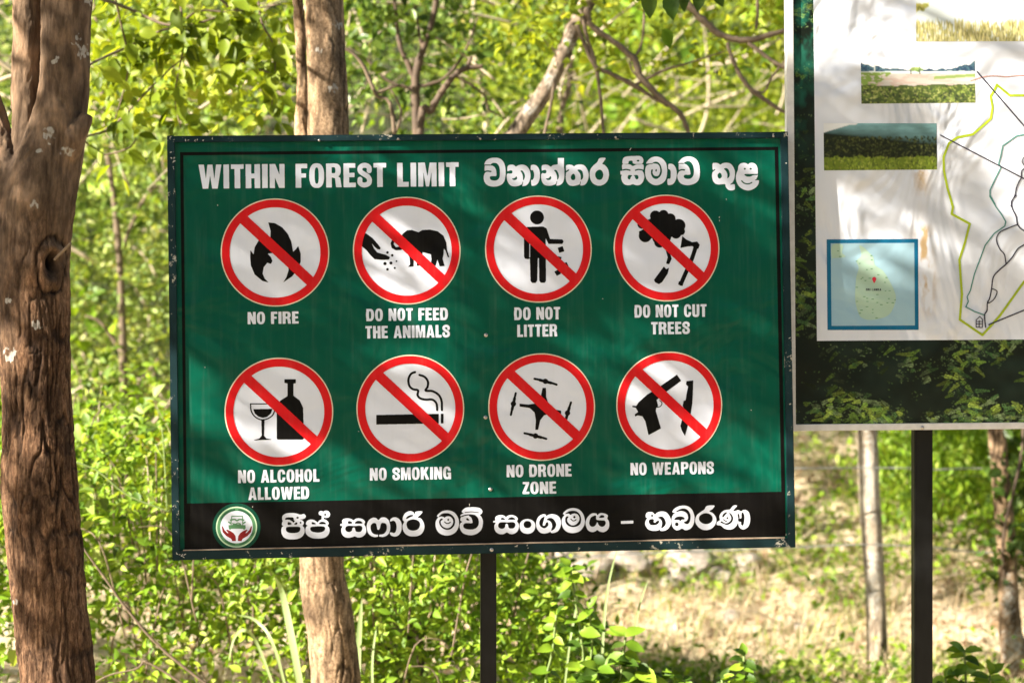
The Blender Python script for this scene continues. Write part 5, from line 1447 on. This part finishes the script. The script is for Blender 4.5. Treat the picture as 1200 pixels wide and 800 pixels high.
A.stroke(e_([(370,376),(415,384),(440,368),(480,382)]), 1.0); A.poly(e_([(325,445),(350,445),(350,458),(325,455)])); A.poly(e_([(512,445),(540,445),(540,458),(512,455)]))
link('jeep_symbol', A.mesh('jeep_symbol', S2L, .0014), MIDGR, em).location = -Vector(c)
A = Art(251, 591, 304, 644, 8)
hand = [(226,408),(244,420),(262,462),(300,502),(318,506),(285,466),(300,457),(340,475),(385,505),(412,545),(418,610),(368,613),(355,582),(290,545),(240,492)]
A.poly(e_(hand)); A.poly(e_([(860 - x, y) for x, y in hand]))
link('hands_symbol', A.mesh('hands_symbol', S2L, .0014), MAROON, em).location = -Vector(c)

# ---- chipped paint on the frame
A = Art(195, 153, 935, 658, 4)
cr_ = random.Random(9)
for (x, y, l_, k_) in [(200, 163, 3.5, 2), (203, 166, 3, 2), (219, 165.5, 3, 3), (230, 166, 3, 3), (239, 165, 3, 2), (251, 164, 2, 2), (201, 179, 2.5, 3), (202, 186, 3, 4), (204.5, 190, 3, 3), (203, 198, 2, 2), (204, 290, 2, 2), (205, 305, 3, 4), (207, 540, 2, 2), (208, 622, 2, 2), (209, 648, 3, 4), (214, 651, 5, 3),
                       (240, 653, 3, 2), (330, 648, 3, 2), (412, 645, 3, 2), (604, 641, 5, 3), (616, 640, 2, 2), (750, 637, 2, 1), (916, 633, 3, 3), (921, 627, 5, 2), (906, 159, 3, 2), (919, 158, 4, 4), (560, 162, 2, 2), (700, 160, 2, 1), (920, 192, 2, 2), (924, 398, 5, 2), (923, 418, 5, 2), (926, 475, 3, 2), (927, 560, 2, 1)]:
    for q in range(k_):
        a_ = cr_.uniform(-2.2, 1.0); dx, dy = cr_.uniform(-2, 2), cr_.uniform(-1.5, 1.5)
        A.stroke([(x + dx, y + dy), (x + dx + l_ * .5 * math.cos(a_), y + dy + l_ * .5 * math.sin(a_))], cr_.uniform(.5, 1.1))
CHIP = mat_plain('bare_chipped_metal', (.50, .48, .44), (.32, .30, .28), 60, .6)
link('paint_chips', A.mesh('paint_chips', S2L, .0134), CHIP, SG)
A = Art(215, 160, 925, 640, 4)
for (x, y, l_, a_) in [(255, 240, 1.2, 1.5), (843, 254, 1.5, 1.6), (843, 258, 1.5, 1.5), (851, 233, 1.2, 1.5), (550, 590, 2.5, 1.5), (738, 176, 3.0, -1.0), (310, 300, .9, .4), (660, 245, .8, .2), (880, 480, .9, 1), (420, 505, .8, .5), (296, 593, 1.2, 1.6), (706, 350, .7, 0), (240, 430, .8, 1), (597, 545, .7, 0)]:
    A.stroke([(x, y), (x + l_ * math.cos(a_), y + l_ * math.sin(a_))], .8)
link('scratches', A.mesh('scratches', S2L, .0007), CHIP, SG)
# ---- bolts and post
def bolt_mesh(r_):
    V = []; F = []; n = 12
    for (rr, y) in ((r_ * 1.35, 0), (r_ * 1.35, -.0008), (r_, -.0010), (r_ * .86, -.0032), (r_ * .4, -.0042)):
        for k in range(n): V.append((rr * math.cos(k / n * 2 * math.pi), y, rr * math.sin(k / n * 2 * math.pi)))
    for s_ in range(4):
        for k in range(n): F.append((s_ * n + k, s_ * n + (k + 1) % n, (s_ + 1) * n + (k + 1) % n, (s_ + 1) * n + k))
    F.append(tuple(range(4 * n, 5 * n)))
    me = mesh_py('bolt', V, F, True); me.materials.append(STEEL); me.flip_normals() if False else None
    return me
BOLT = bolt_mesh(.0042)
for (x, y, off) in ((569.5, 392.5, 0), (569, 488.8, 0), (574.8, 573, 0), (575.8, 643.5, .0112), (374, 165, .0112), (466.5, 163.3, .0112), (562.5, 163, .0112), (721, 161.5, .0112), (905.5, 160.2, .0112)):
    o = link('bolt', BOLT, None, SG); p = S2L([(x, y)], 0)[0]; o.location = (p[0], -off, p[2])
    if off and y < 200: o.scale = (.6, .8, .6)
# post stands upright behind the face: undo the sign's lean
def post_part(root, x, y, dz_top, wpx, Y, rootloc, rootrot, depth=.05, zbot=-.3):
    top = at(x, y, Y); bot = at(x + 1.2, 800, Y)
    hwid = wpx / FPX * Y / 2
    me = box_mesh('post', -hwid, hwid, 0, depth, zbot, top.z + dz_top, .003)
    o = link('post', me, POSTM)
    Mw = Matrix.Translation((top.x, Y, 0)) @ Euler((0, 0, R(3))).to_matrix().to_4x4()
    o.parent = root
    o.matrix_local = (Matrix.Translation(rootloc) @ rootrot.to_matrix().to_4x4()).inverted() @ Mw
    return o
post_part(SG, 572.5, 650, 1.1, 18.5, SIGN_LOC.y + .040, SIGN_LOC, SIGN_ROT)

# ------------------------------------------------------------------ map board behind and to the right
MB_ROT = Euler((0.0, -0.006, 0.0825), 'XYZ')
_c = at(1082, 400, 7.165)
MB_LOC = Vector((_c.x, 7.165, _c.z))
M2L = plane_fn(MB_LOC, MB_ROT)
MB = empty('map_board', MB_LOC, MB_ROT)
tag(MB, 'large white map board with forest photo border and white frame, right of the green sign', 'map board')
TLp, BLp, BRp = M2L([(917.6, 60), (924.4, 504.8), (1200, 503.6)], 0)
xl = BLp[0]; zb = BLp[2]; XR = xl + 1.72; ZT = zb + 1.80
FRW = mat_plain('white_painted_steel', (0.74, 0.72, 0.72), (0.60, 0.58, 0.57), 40, .45, 0, .15)
m, t, b = new_mat('printed_forest_border')
n1 = noise_node(t, 7, 3, .5, dist=1.2); n2 = noise_node(t, 34, 7, .75, dist=.8, vec_scale=(1, 1, 1.6)); n3 = noise_node(t, 2.6, 2, .5)
r1 = ramp(t, [(.46, (.004, .009, .005)), (.55, (.03, .07, .012)), (.66, (.12, .22, .025)), (.78, (.28, .38, .08))])
ml = nd(t, 'ShaderNodeMath', operation='MULTIPLY_ADD'); t.links.new(n1.outputs[0], ml.inputs[0]); ml.inputs[1].default_value = .75
ms = nd(t, 'ShaderNodeMath', operation='MULTIPLY_ADD'); t.links.new(n2.outputs[0], ms.inputs[0]); ms.inputs[1].default_value = .62; ms.inputs[2].default_value = -.12
t.links.new(ms.outputs[0], ml.inputs[2]); t.links.new(ml.outputs[0], r1.inputs[0])
r3 = ramp(t, [(.44, (0.0, .0, .0)), (.62, (.8, .8, .8))]); t.links.new(n3.outputs[0], r3.inputs[0])
t.links.new(mixc(t, r3, r1, (.008, .045, .03), 'MIX'), b.inputs['Base Color'])
b.inputs['Roughness'].default_value = .3
FORP = m
bump(t, b, n3.outputs[0], .3, .05)
PAPERC = (.66, .68, .76)
def paper_mat(ink=False):
    m, t, b = new_mat('stained_white_banner' if ink else 'wrinkled_white_banner')
    n = noise_node(t, 2.4, 3, .5, vec_scale=(1.6, 1, 1), dist=1.0)
    b.inputs['Base Color'].default_value = (*PAPERC, 1)
    if ink:
        a_ = nd(t, 'ShaderNodeAttribute'); a_.attribute_name = 'ink'; t.links.new(a_.outputs['Color'], b.inputs['Base Color'])
    b.inputs['Roughness'].default_value = .3; b.inputs['Specular IOR Level'].default_value = .5
    bump(t, b, n.outputs[0], .7, .09)
    return m
PAPER = paper_mat()
INK = mat_sign('map_ink', (.035, .03, .05), .4, .4, .5, .05); LIMEP = mat_sign('lime_ink', (.34, .44, .02), .4, .4, .5, .03); TEAL = mat_sign('teal_ink', (.06, .22, .19), .4, .4, .5, .03)
BLUEP = mat_sign('blue_ink', (.006, .12, .24), .4, .4, .5, .03); SEA = mat_sign('pale_sea_ink', (.30, .46, .55), .35, .5, .5, .03); LAND = mat_sign('pale_land_ink', (.36, .50, .40), .4, .4, .5, .12, (.25, .45, .25)); PINM = mat_sign('pin_ink', (.55, .03, .06), .4, .4, .5, 0); LINE_RUST = mat_sign('rust_stain', (.50, .26, .22), .5, .3, .5, .2)
link('backing_sheet', box_mesh('backing_sheet', xl + .006, XR - .006, 0.0, .010, zb + .006, ZT - .006, .001), FORP, MB)
FW = .0195
link('frame_bar', box_mesh('frame_bar', xl, XR, -.008, .028, zb, zb + .0195), FRW, MB)
link('frame_bar', box_mesh('frame_bar', xl, XR, -.008, .028, ZT - .0195, ZT), FRW, MB)
link('frame_bar', box_mesh('frame_bar', xl - .001, xl + .0195, -.010, .029, zb - .001, ZT + .001), FRW, MB)
link('frame_bar', box_mesh('frame_bar', XR - .0195, XR + .001, -.010, .029, zb - .001, ZT + .001), FRW, MB)
pl = M2L([(952.5, 40), (957.3, 399.3), (1200, 398.6)], 0)
link('map_sheet', mesh_py('map_sheet', [(pl[0][0], -.0006, ZT - .08), (pl[1][0], -.0006, pl[1][2]), (XR - .08, -.0006, pl[1][2] + .001), (XR - .08, -.0006, ZT - .08)], [(0, 1, 2, 3)]), PAPER, MB)

def print_mesh(name, pts, W, H, img, off, rough=.3):
    q_ = np.pad(img, ((1, 1), (1, 1), (0, 0)), 'edge'); img = (q_[1:-1, 1:-1] * 2 + q_[:-2, 1:-1] + q_[2:, 1:-1] + q_[1:-1, :-2] + q_[1:-1, 2:]) / 6
    """a printed picture: grid over the quad pts (TL, TR, BR, BL in photo px), one ink colour per grid corner"""
    u = np.linspace(0, 1, W); v = np.linspace(0, 1, H)
    U, Vv = np.meshgrid(u, v); TLq, TRq, BRq, BLq = [np.array(p, float) for p in pts]
    G = ((1 - U)[..., None] * (1 - Vv)[..., None] * TLq + U[..., None] * (1 - Vv)[..., None] * TRq + U[..., None] * Vv[..., None] * BRq + (1 - U)[..., None] * Vv[..., None] * BLq)
    L_ = M2L(G.reshape(-1, 2), off)
    i = np.arange(H - 1)[:, None]; j = np.arange(W - 1)[None, :]; a = i * W + j
    me = mesh_np(name, L_, np.stack([a, a + W, a + W + 1, a + 1], -1).reshape(-1, 4))
    ca_ = me.attributes.new('ink', 'FLOAT_COLOR', 'POINT')
    ca_.data.foreach_set('color', np.concatenate([img.reshape(-1, 3), np.ones((W * H, 1))], 1).astype(np.float32).ravel())
    return link(name, me, PRINT, MB)
m, t, b = new_mat('printed_picture'); a_ = nd(t, 'ShaderNodeAttribute'); a_.attribute_name = 'ink'; t.links.new(a_.outputs['Color'], b.inputs['Base Color'])
n_ = noise_node(t, 2.6, 3, .5); b.inputs['Roughness'].default_value = .3; b.inputs['Specular IOR Level'].default_value = .3; bump(t, b, n_.outputs[0], .4, .06)
PRINT = m
def nz(W, H, sx, sy, seed, oct=4):
    X, Y = np.meshgrid(np.arange(W) / sx, np.arange(H) / sy)
    return fbm(np.stack([X, Y, X * 0], -1).reshape(-1, 3), oct, seed).reshape(H, W)
def lay(img, mask, col):
    m_ = np.clip(mask, 0, 1)[..., None]; return img * (1 - m_) + np.asarray(col) * m_
pr = np.random.default_rng(12)
def dabs(img, n, xs, ys, ln, wd, cols, ang=None, jit=.3):
    """short leaf-like brush marks"""
    H, W = img.shape[:2]
    for k in range(n):
        x, y = xs(), ys(); a = (pr.random() * 3.14 if ang is None else ang + pr.normal() * jit); l_ = ln * (.5 + pr.random()); w_ = wd * (.6 + .8 * pr.random())
        r_ = int(l_) + 2; x0, x1, y0, y1 = max(int(x) - r_, 0), min(int(x) + r_ + 1, W), max(int(y) - r_, 0), min(int(y) + r_ + 1, H)
        if x0 >= x1 or y0 >= y1: continue
        X, Y = np.meshgrid(np.arange(x0, x1) - x, np.arange(y0, y1) - y)
        u = X * math.cos(a) + Y * math.sin(a); v = -X * math.sin(a) + Y * math.cos(a)
        m_ = np.clip(1.4 - ((u / l_) ** 2 + (v / w_) ** 2) * 1.4, 0, 1)[..., None]
        c = np.array(cols[pr.integers(len(cols))]) * (.6 + .7 * pr.random())
        img[y0:y1, x0:x1] = img[y0:y1, x0:x1] * (1 - m_) + c * m_
    return img
# dry lake shore picture
W, H = 180, 72; Yg = np.repeat((np.arange(H) / (H - 1))[:, None], W, 1); Xg = np.repeat((np.arange(W) / (W - 1))[None, :], H, 0)
I = np.ones((H, W, 3)) * (.78, .80, .82)
I = lay(I, (Yg > .33) * 1.0, (.52, .48, .43)); I = lay(I, ((Yg > .36) & (Yg < .62)) * (nz(W, H, 20, 3, 1) > .5) * .7, (.52, .36, .31))
tl = .10 + .16 * np.sin(Xg * 3.14) ** .8 + .10 * (nz(W, H, 9, 400, 2) - .5)
I = lay(I, (Yg > tl) & (Yg < .30), (.03, .06, .11)); I = lay(I, ((Yg > tl) & (Yg < .30)) * (nz(W, H, 4, 4, 3) > .54) * .8, (.08, .16, .20))
I = lay(I, ((Yg > .29) & (Yg < .34) & (nz(W, H, 30, 2, 4) > .45)) * .8, (.70, .76, .76))
I = lay(I, ((Xg < .27 - .5 * (Yg - .33)) & (Yg > .31) & (Yg < .62)) * (nz(W, H, 6, 2, 5) > .38) * 1.0, (.22, .32, .07))
I = lay(I, (np.abs(Yg - .42 + .16 * (Xg - .8)) < .035) & (Xg > .64), (.24, .32, .10))
I = lay(I, (Yg > .60 + .08 * (nz(W, H, 14, 14, 6) - .5)), (.07, .10, .03)); I = dabs(I, 520, lambda: pr.random() * W, lambda: H * (.62 + .38 * pr.random()), 2.6, 1.4, [(.22, .28, .06), (.13, .18, .04), (.34, .36, .12), (.04, .05, .03)])
I = dabs(I, 22, lambda: W * (.43 + .12 * pr.random()), lambda: H * (.22 + .07 * pr.random()), 3, 2, [(.16, .26, .08), (.26, .34, .10)]); I = lay(I, (np.abs(Xg - .44) < .006) & (Yg > .26) & (Yg < .36), (.10, .10, .08)); I = lay(I, (np.abs(Xg - .515) < .006) & (Yg > .26) & (Yg < .36), (.10, .10, .08)); I = lay(I, (np.abs(Xg - .12) < .005) & (Yg > .14) & (Yg < .31), (.6, .62, .6))
print_mesh('photo_print', [(1008.6, 68), (1142, 68), (1142.8, 120.4), (1009.4, 121.8)], W, H, I, .0012)['label'] = 'printed picture of a dry lake shore with a dark tree line'
# misty hill picture with its chamfered corner
W, H = 180, 74; Yg = np.repeat((np.arange(H) / (H - 1))[:, None], W, 1); Xg = np.repeat((np.arange(W) / (W - 1))[None, :], H, 0)
mist = np.clip(1 - Yg / (.22 + .25 * Xg), 0, 1) ** .7
I = np.ones((H, W, 3)) * (.014, .018, .010); I = lay(I, mist * (.6 + .7 * nz(W, H, 14, 4, 11)), (.20, .38, .40))
I = dabs(I, 500, lambda: W * pr.random(), lambda: H * (.28 + .42 * pr.random()), 2.4, 1.3, [(.03, .04, .012), (.055, .06, .02), (.008, .012, .006), (.09, .10, .03)])
I = lay(I, (Yg > .72 + .16 * (nz(W, H, 10, 10, 12) - .5)), (.14, .19, .02)); I = dabs(I, 420, lambda: W * pr.random(), lambda: H * (.72 + .28 * pr.random()), 2.6, 1.1, [(.25, .32, .04), (.15, .21, .03), (.06, .08, .02), (.30, .34, .06)], 1.57, .5)
I = lay(I, ((Yg < .20 - Xg * .8 * .9) | (Yg < .05 - .12 * (Xg - .1))) & (Xg < .3), (.74, .74, .75))
print_mesh('photo_print', [(965, 144.6), (1097.4, 144.8), (1098, 198.8), (965.6, 199.8)], W, H, I, .0012)['label'] = 'printed picture of a grassy forest edge under a misty hill'
# reed bed picture
W, H = 230, 114; Yg = np.repeat((np.arange(H) / (H - 1))[:, None], W, 1); Xg = np.repeat((np.arange(W) / (W - 1))[None, :], H, 0)
I = np.ones((H, W, 3)) * (.70, .76, .80); I = lay(I, ((Yg > .2) & (Yg < .5)) * 1.0, (.02, .05, .05)); I = dabs(I, 500, lambda: W * pr.random(), lambda: H * (.22 + .26 * pr.random()), 3, 1.8, [(.05, .11, .09), (.10, .16, .12), (.01, .03, .03)])
I = lay(I, (Yg > .475 + .015 * nz(W, H, 5, 400, 21)) * 1.0, (.72, .76, .76)); I = lay(I, (Yg > .5) * .5 * nz(W, H, 40, 5, 22), (.42, .52, .55))
I = dabs(I, 1500, lambda: W * pr.random(), lambda: H * (.78 + .25 * pr.random()), 7, .8, [(.52, .48, .18), (.66, .60, .30), (.34, .32, .12), (.60, .52, .22), (.24, .22, .08)], 1.57, .12)
I = dabs(I, 30, lambda: W * .07 * pr.random(), lambda: H * (.56 + .06 * pr.random()), 4, 2, [(.5, .44, .12), (.36, .36, .08)])
print_mesh('photo_print', [(1073.5, -50), (1262, -50), (1262, 48.4), (1073.5, 48.8)], W, H, I, .0012)['label'] = 'printed picture of reeds in front of a pale lake'
W, H = 60, 240; Yg = np.repeat((np.arange(H) / (H - 1))[:, None], W, 1); Xg = np.repeat((np.arange(W) / (W - 1))[None, :], H, 0)
cen = .38 + .22 * Yg
mk = np.exp(-((Xg - cen) / .20) ** 2) * np.clip((nz(W, H, 9, 26, 31) - .36) * 5, 0, 1) * np.interp(Yg, [0, .03, .12, .2, .36, .42, .8, 1], [0, .6, .5, .05, .1, .9, .7, 0]) * (.5 + .8 * nz(W, H, 2, 3, 32))
I = np.ones((H, W, 3)) * PAPERC; I = lay(I, np.clip(mk * 1.5, 0, .95), (.46, .31, .15))
print_mesh('brown_stain', [(1062, 196), (1106, 196), (1106, 378), (1062, 378)], W, H, I, .0009).data.materials[0] = paper_mat(True)
# forest picture printed as the border
def forest(W, H, seed, tfn):
    """dark understorey with lit sprays of leaflets; tfn(x, y) in 0..1 gives how leafy a spot is"""
    I0 = nz(W, H, 26, 22, seed + 8, 4); I = np.ones((H, W, 3)) * (.006, .009, .006) + (nz(W, H, 60, 60, seed, 3) - .45)[..., None].clip(0, 1) * np.array((.02, .04, .03))
    big0 = nz(W, H, 55, 45, seed + 5, 3)
    for k in range(int(W * H / 26)):
        x, y = pr.random() * W, pr.random() * H
        t0 = tfn(x / W, y / H) * float(np.clip((big0[int(y), int(x)] - .36) * 6, 0, 1.2))
        if pr.random() < t0: dabs(I, 1, lambda: x, lambda: y, 2.6, 1.2, [(.05, .09, .03), (.09, .15, .04), (.03, .055, .02), (.14, .20, .09)], .3, .9)
    n = int(W * H / 120); big = nz(W, H, 55, 45, seed + 5, 3)
    for k in range(n):
        x, y = pr.random() * W, pr.random() * H; t_ = tfn(x / W, y / H) * float(np.clip((big[int(y), int(x)] - .40) * 7, 0, 1.5))
        if pr.random() > t_: continue
        a = pr.uniform(-.9, .9) + (math.pi if pr.random() < .5 else 0); L_ = pr.uniform(10, 34); br = t_ ** .8 * pr.uniform(.4, 1.7)
        base_c = np.array([(.13, .22, .035), (.22, .30, .05), (.06, .13, .04), (.16, .22, .10)][pr.integers(4)]) * br
        nl = int(L_ / 2)
        for q in range(nl):
            f = q / nl; cx, cy = x + math.cos(a) * L_ * f, y - math.sin(a) * L_ * f + 3 * f * f
            for sg in (-1, 1):
                aa = -a + sg * 1.0; l2 = 3.4 * (1 - f * .75)
                dabs(I, 1, lambda: cx + math.cos(aa) * l2, lambda: cy + math.sin(aa) * l2, l2 * .75 + .6, 1.2, [base_c], aa, .1)
    return I
# lower strip and left strip of the border, both part of one printed sheet
Wd = 560; Hd = 205
f1 = forest(Wd, Hd, 61, lambda x, y: float(np.clip(.06 + 1.3 * max(0, x - .10) ** .8 * (.5 + .6 * y) * (1.0 if (x < .30 or y > .35 or x > .34) else .4) + (.45 if y > .7 else 0), 0, .95)))
print_mesh('border_picture', [(926, 397), (1226, 397), (1226, 499.4), (926, 499.6)], Wd, Hd, f1, .0003)['label'] = 'forest picture printed along the bottom of the board'
f2 = forest(70, 760, 62, lambda x, y: float(np.interp(y, [0, .12, .3, .42, .5, .56, .7, .8, 1], [.5, .45, .12, .08, .06, .55, .12, .5, .25])))
tint = np.interp(np.arange(760) / 760, [0, .2, .35, .5], [1, .8, .3, 0])[:, None, None]
f2 = f2 + tint * (nz(70, 760, 18, 26, 63)[..., None] - .35).clip(0, 1) * np.array((.02, .30, .20))
print_mesh('border_picture', [(921, -6), (954.5, -6), (959, 397), (925.4, 397)], 70, 760, f2, .0003)['label'] = 'forest picture printed up the left side of the board'

def mart(art, name, mat, off=.0016): return link(name, art.mesh(name, M2L, off), mat, MB)
def mz(ox, oy, sc, pts): return [(ox + x / sc, oy + y / sc) for x, y in pts]
a1 = lambda p: mz(1080, 80, 5, p)
a2 = lambda p: mz(1080, 230, 4.708, p)
A = Art(1098, 95, 1330, 398, 4)
A.stroke(a1([(900, 150), (700, 170), (600, 160), (515, 160), (440, 98), (425, 130), (403, 165), (415, 230), (405, 295), (350, 345), (300, 388), (210, 405), (160, 440), (128, 520), (130, 600), (150, 700), (172, 775)]) + a2([(172, 60), (165, 98), (265, 152), (240, 250), (208, 350), (215, 450), (222, 540), (210, 680), (335, 765), (430, 660), (565, 470), (720, 330), (860, 150)]), 2.7, True, False)
mart(A, 'reserve_boundary', LIMEP)
A = Art(1098, 80, 1330, 398, 5)
A.stroke(a1([(325, 22), (600, 340), (900, 690)]), 1.5, True, False); A.stroke(a1([(110, 393), (600, 648), (900, 800)]), 1.5, True, False)
A.stroke(a2([(370, 708), (565, 628), (900, 480)]), 1.5, True, False)
A.stroke(a1([(600, 520), (588, 545), (600, 570)]), 1.1); A.stroke(a1([(600, 590), (585, 605), (583, 640), (570, 665), (555, 700), (545, 745), (528, 780), (522, 810)]) , 1.4)
A.stroke(a2([(520, -5), (495, 30), (500, 70), (520, 110), (530, 158), (565, 190), (640, 200)]), 1.4); A.stroke(a2([(530, 155), (480, 175), (430, 200), (412, 240), (430, 290), (455, 320), (465, 372)]), 1.3)
A.stroke(a2([(640, 225), (565, 268), (530, 290), (500, 335), (465, 375), (430, 405), (395, 445), (385, 510), (375, 560), (362, 590), (360, 630), (347, 655), (352, 722)]), 1.5); A.stroke(a2([(388, 510), (415, 525), (400, 565), (372, 588), (362, 580)]), 1.2)
A.stroke(a2([(300, 722), (300, 682), (320, 662), (336, 680), (334, 724), (300, 722)]), 1.0, True, False); A.stroke(a2([(303, 690), (334, 690)]), .9); A.stroke(a2([(303, 704), (334, 704)]), .8); A.stroke(a2([(317, 685), (317, 722)]), 1.0)
mart(A, 'map_lines', INK, .0020)
A = Art(1120, 140, 1330, 372, 4)
A.stroke(a1([(900, 330), (700, 370), (600, 390), (555, 398), (475, 455), (462, 520), (450, 560), (465, 580), (430, 650), (400, 715), (400, 745), (428, 795)]) + a2([(375, 0), (410, 60), (440, 100), (463, 140), (458, 165), (400, 205), (350, 270), (320, 350), (290, 430), (268, 520), (250, 555), (257, 580), (243, 610), (290, 635), (345, 655)]), 1.3, True, False)
mart(A, 'park_road', TEAL, .0018)
A = Art(1138, 80, 1290, 110, 4)
A.stroke(mz(1000, 0, 6, [(820, 572), (900, 545), (980, 535), (1080, 540), (1200, 532), (1500, 548)]), 1.1); mart(A, 'rust_streak', LINE_RUST)
# inset map with blue frame
link('inset_frame', quadmesh('inset_frame', [[(968.6, 280.6), (1075.6, 280), (1071.2, 284.6), (973.4, 285.2)], [(1075.6, 280), (1076.4, 386.4), (1072, 381.2), (1071.2, 284.6)], [(1076.4, 386.4), (969.6, 386.6), (974.4, 381.8), (1072, 381.2)], [(969.6, 386.6), (968.6, 280.6), (973.4, 285.2), (974.4, 381.8)]], .0014, M2L), BLUEP, MB)
link('inset_sea', quadmesh('inset_sea', [[(973.4, 285.2), (1071.2, 284.6), (1072, 381.2), (974.4, 381.8)]], .0014, M2L), SEA, MB)
i3 = lambda p: mz(950, 270, 6.157, p)
A = Art(972, 284, 1074, 384, 5)
A.poly(i3([(350,110),(385,125),(420,160),(450,190),(465,250),(520,290),(560,350),(600,430),(615,490),(595,560),(560,610),(500,635),(420,645),(360,625),(335,570),(320,500),(322,400),(330,330),(345,270),(330,220),(365,180)]), True, True); A.poly(i3([(155,105),(230,105),(225,160),(250,190),(160,200),(150,190)]), True, True)
mart(A, 'island_outline', LAND, .0018)
A = Art(972, 284, 1074, 384, 6)
rs_ = random.Random(3)
for (x, y) in [(435,182),(438,213),(332,222),(350,238),(405,283),(440,277),(488,320),(375,340),(425,345),(545,340),(537,375),(332,410),(540,437),(570,435),(480,462),(385,478),(405,490),(445,495),(565,492),(608,500),(410,512),(335,512),(480,520),(552,522),(590,522),(508,535),(405,550),(448,570),(365,575),(355,597),(448,592),(475,632),(197,148),(212,188),(392,362),(365,350)]:
    (cx, cy), = i3([(x, y)]); A.stroke([(cx - rs_.uniform(.4, 1.4), cy), (cx + rs_.uniform(.4, 1.4), cy)], .8)
mart(A, 'place_marks', MIDGR, .0022)
# tiny country name
A = Art(1010, 335, 1036, 344, 8)
def tiny(A, txt, x0, x1, yt, yb):
    global SWID
    SWID[0] = .2 * (yb - yt); tot = sum(GW[c] for c in txt) + .14 * (len(txt) - 1); u = 0
    for c in txt:
        if c != ' ': glyph(A, c, lambda x, y, u=u: (x0 + (x1 - x0) * (u + x) / tot, yb - (yb - yt) * y))
        u += GW[c] + .14
tiny(A, 'SRI LANKA', 1014.5, 1032.5, 338.0, 340.6); mart(A, 'island_name', INK, .0022)
A = Art(1018, 322, 1030, 334, 8)
A.poly(i3([(443, 345), (457, 335), (471, 345), (468, 362), (457, 380), (446, 362)]), True, True); mart(A, 'location_pin', PINM, .0024)
for (x, y) in ((1080, 501.0),):
    o = link('bolt', BOLT, None, MB); p = M2L([(x, y)], 0)[0]; o.location = (p[0], -.0085, p[2])
post_part(MB, 1082.5, 505, 1.2, 21.5, MB_LOC.y + .045, MB_LOC, MB_ROT)
post_part(MB, 1520, 505, 1.2, 21.5, MB_LOC.y + .085, MB_LOC, MB_ROT)
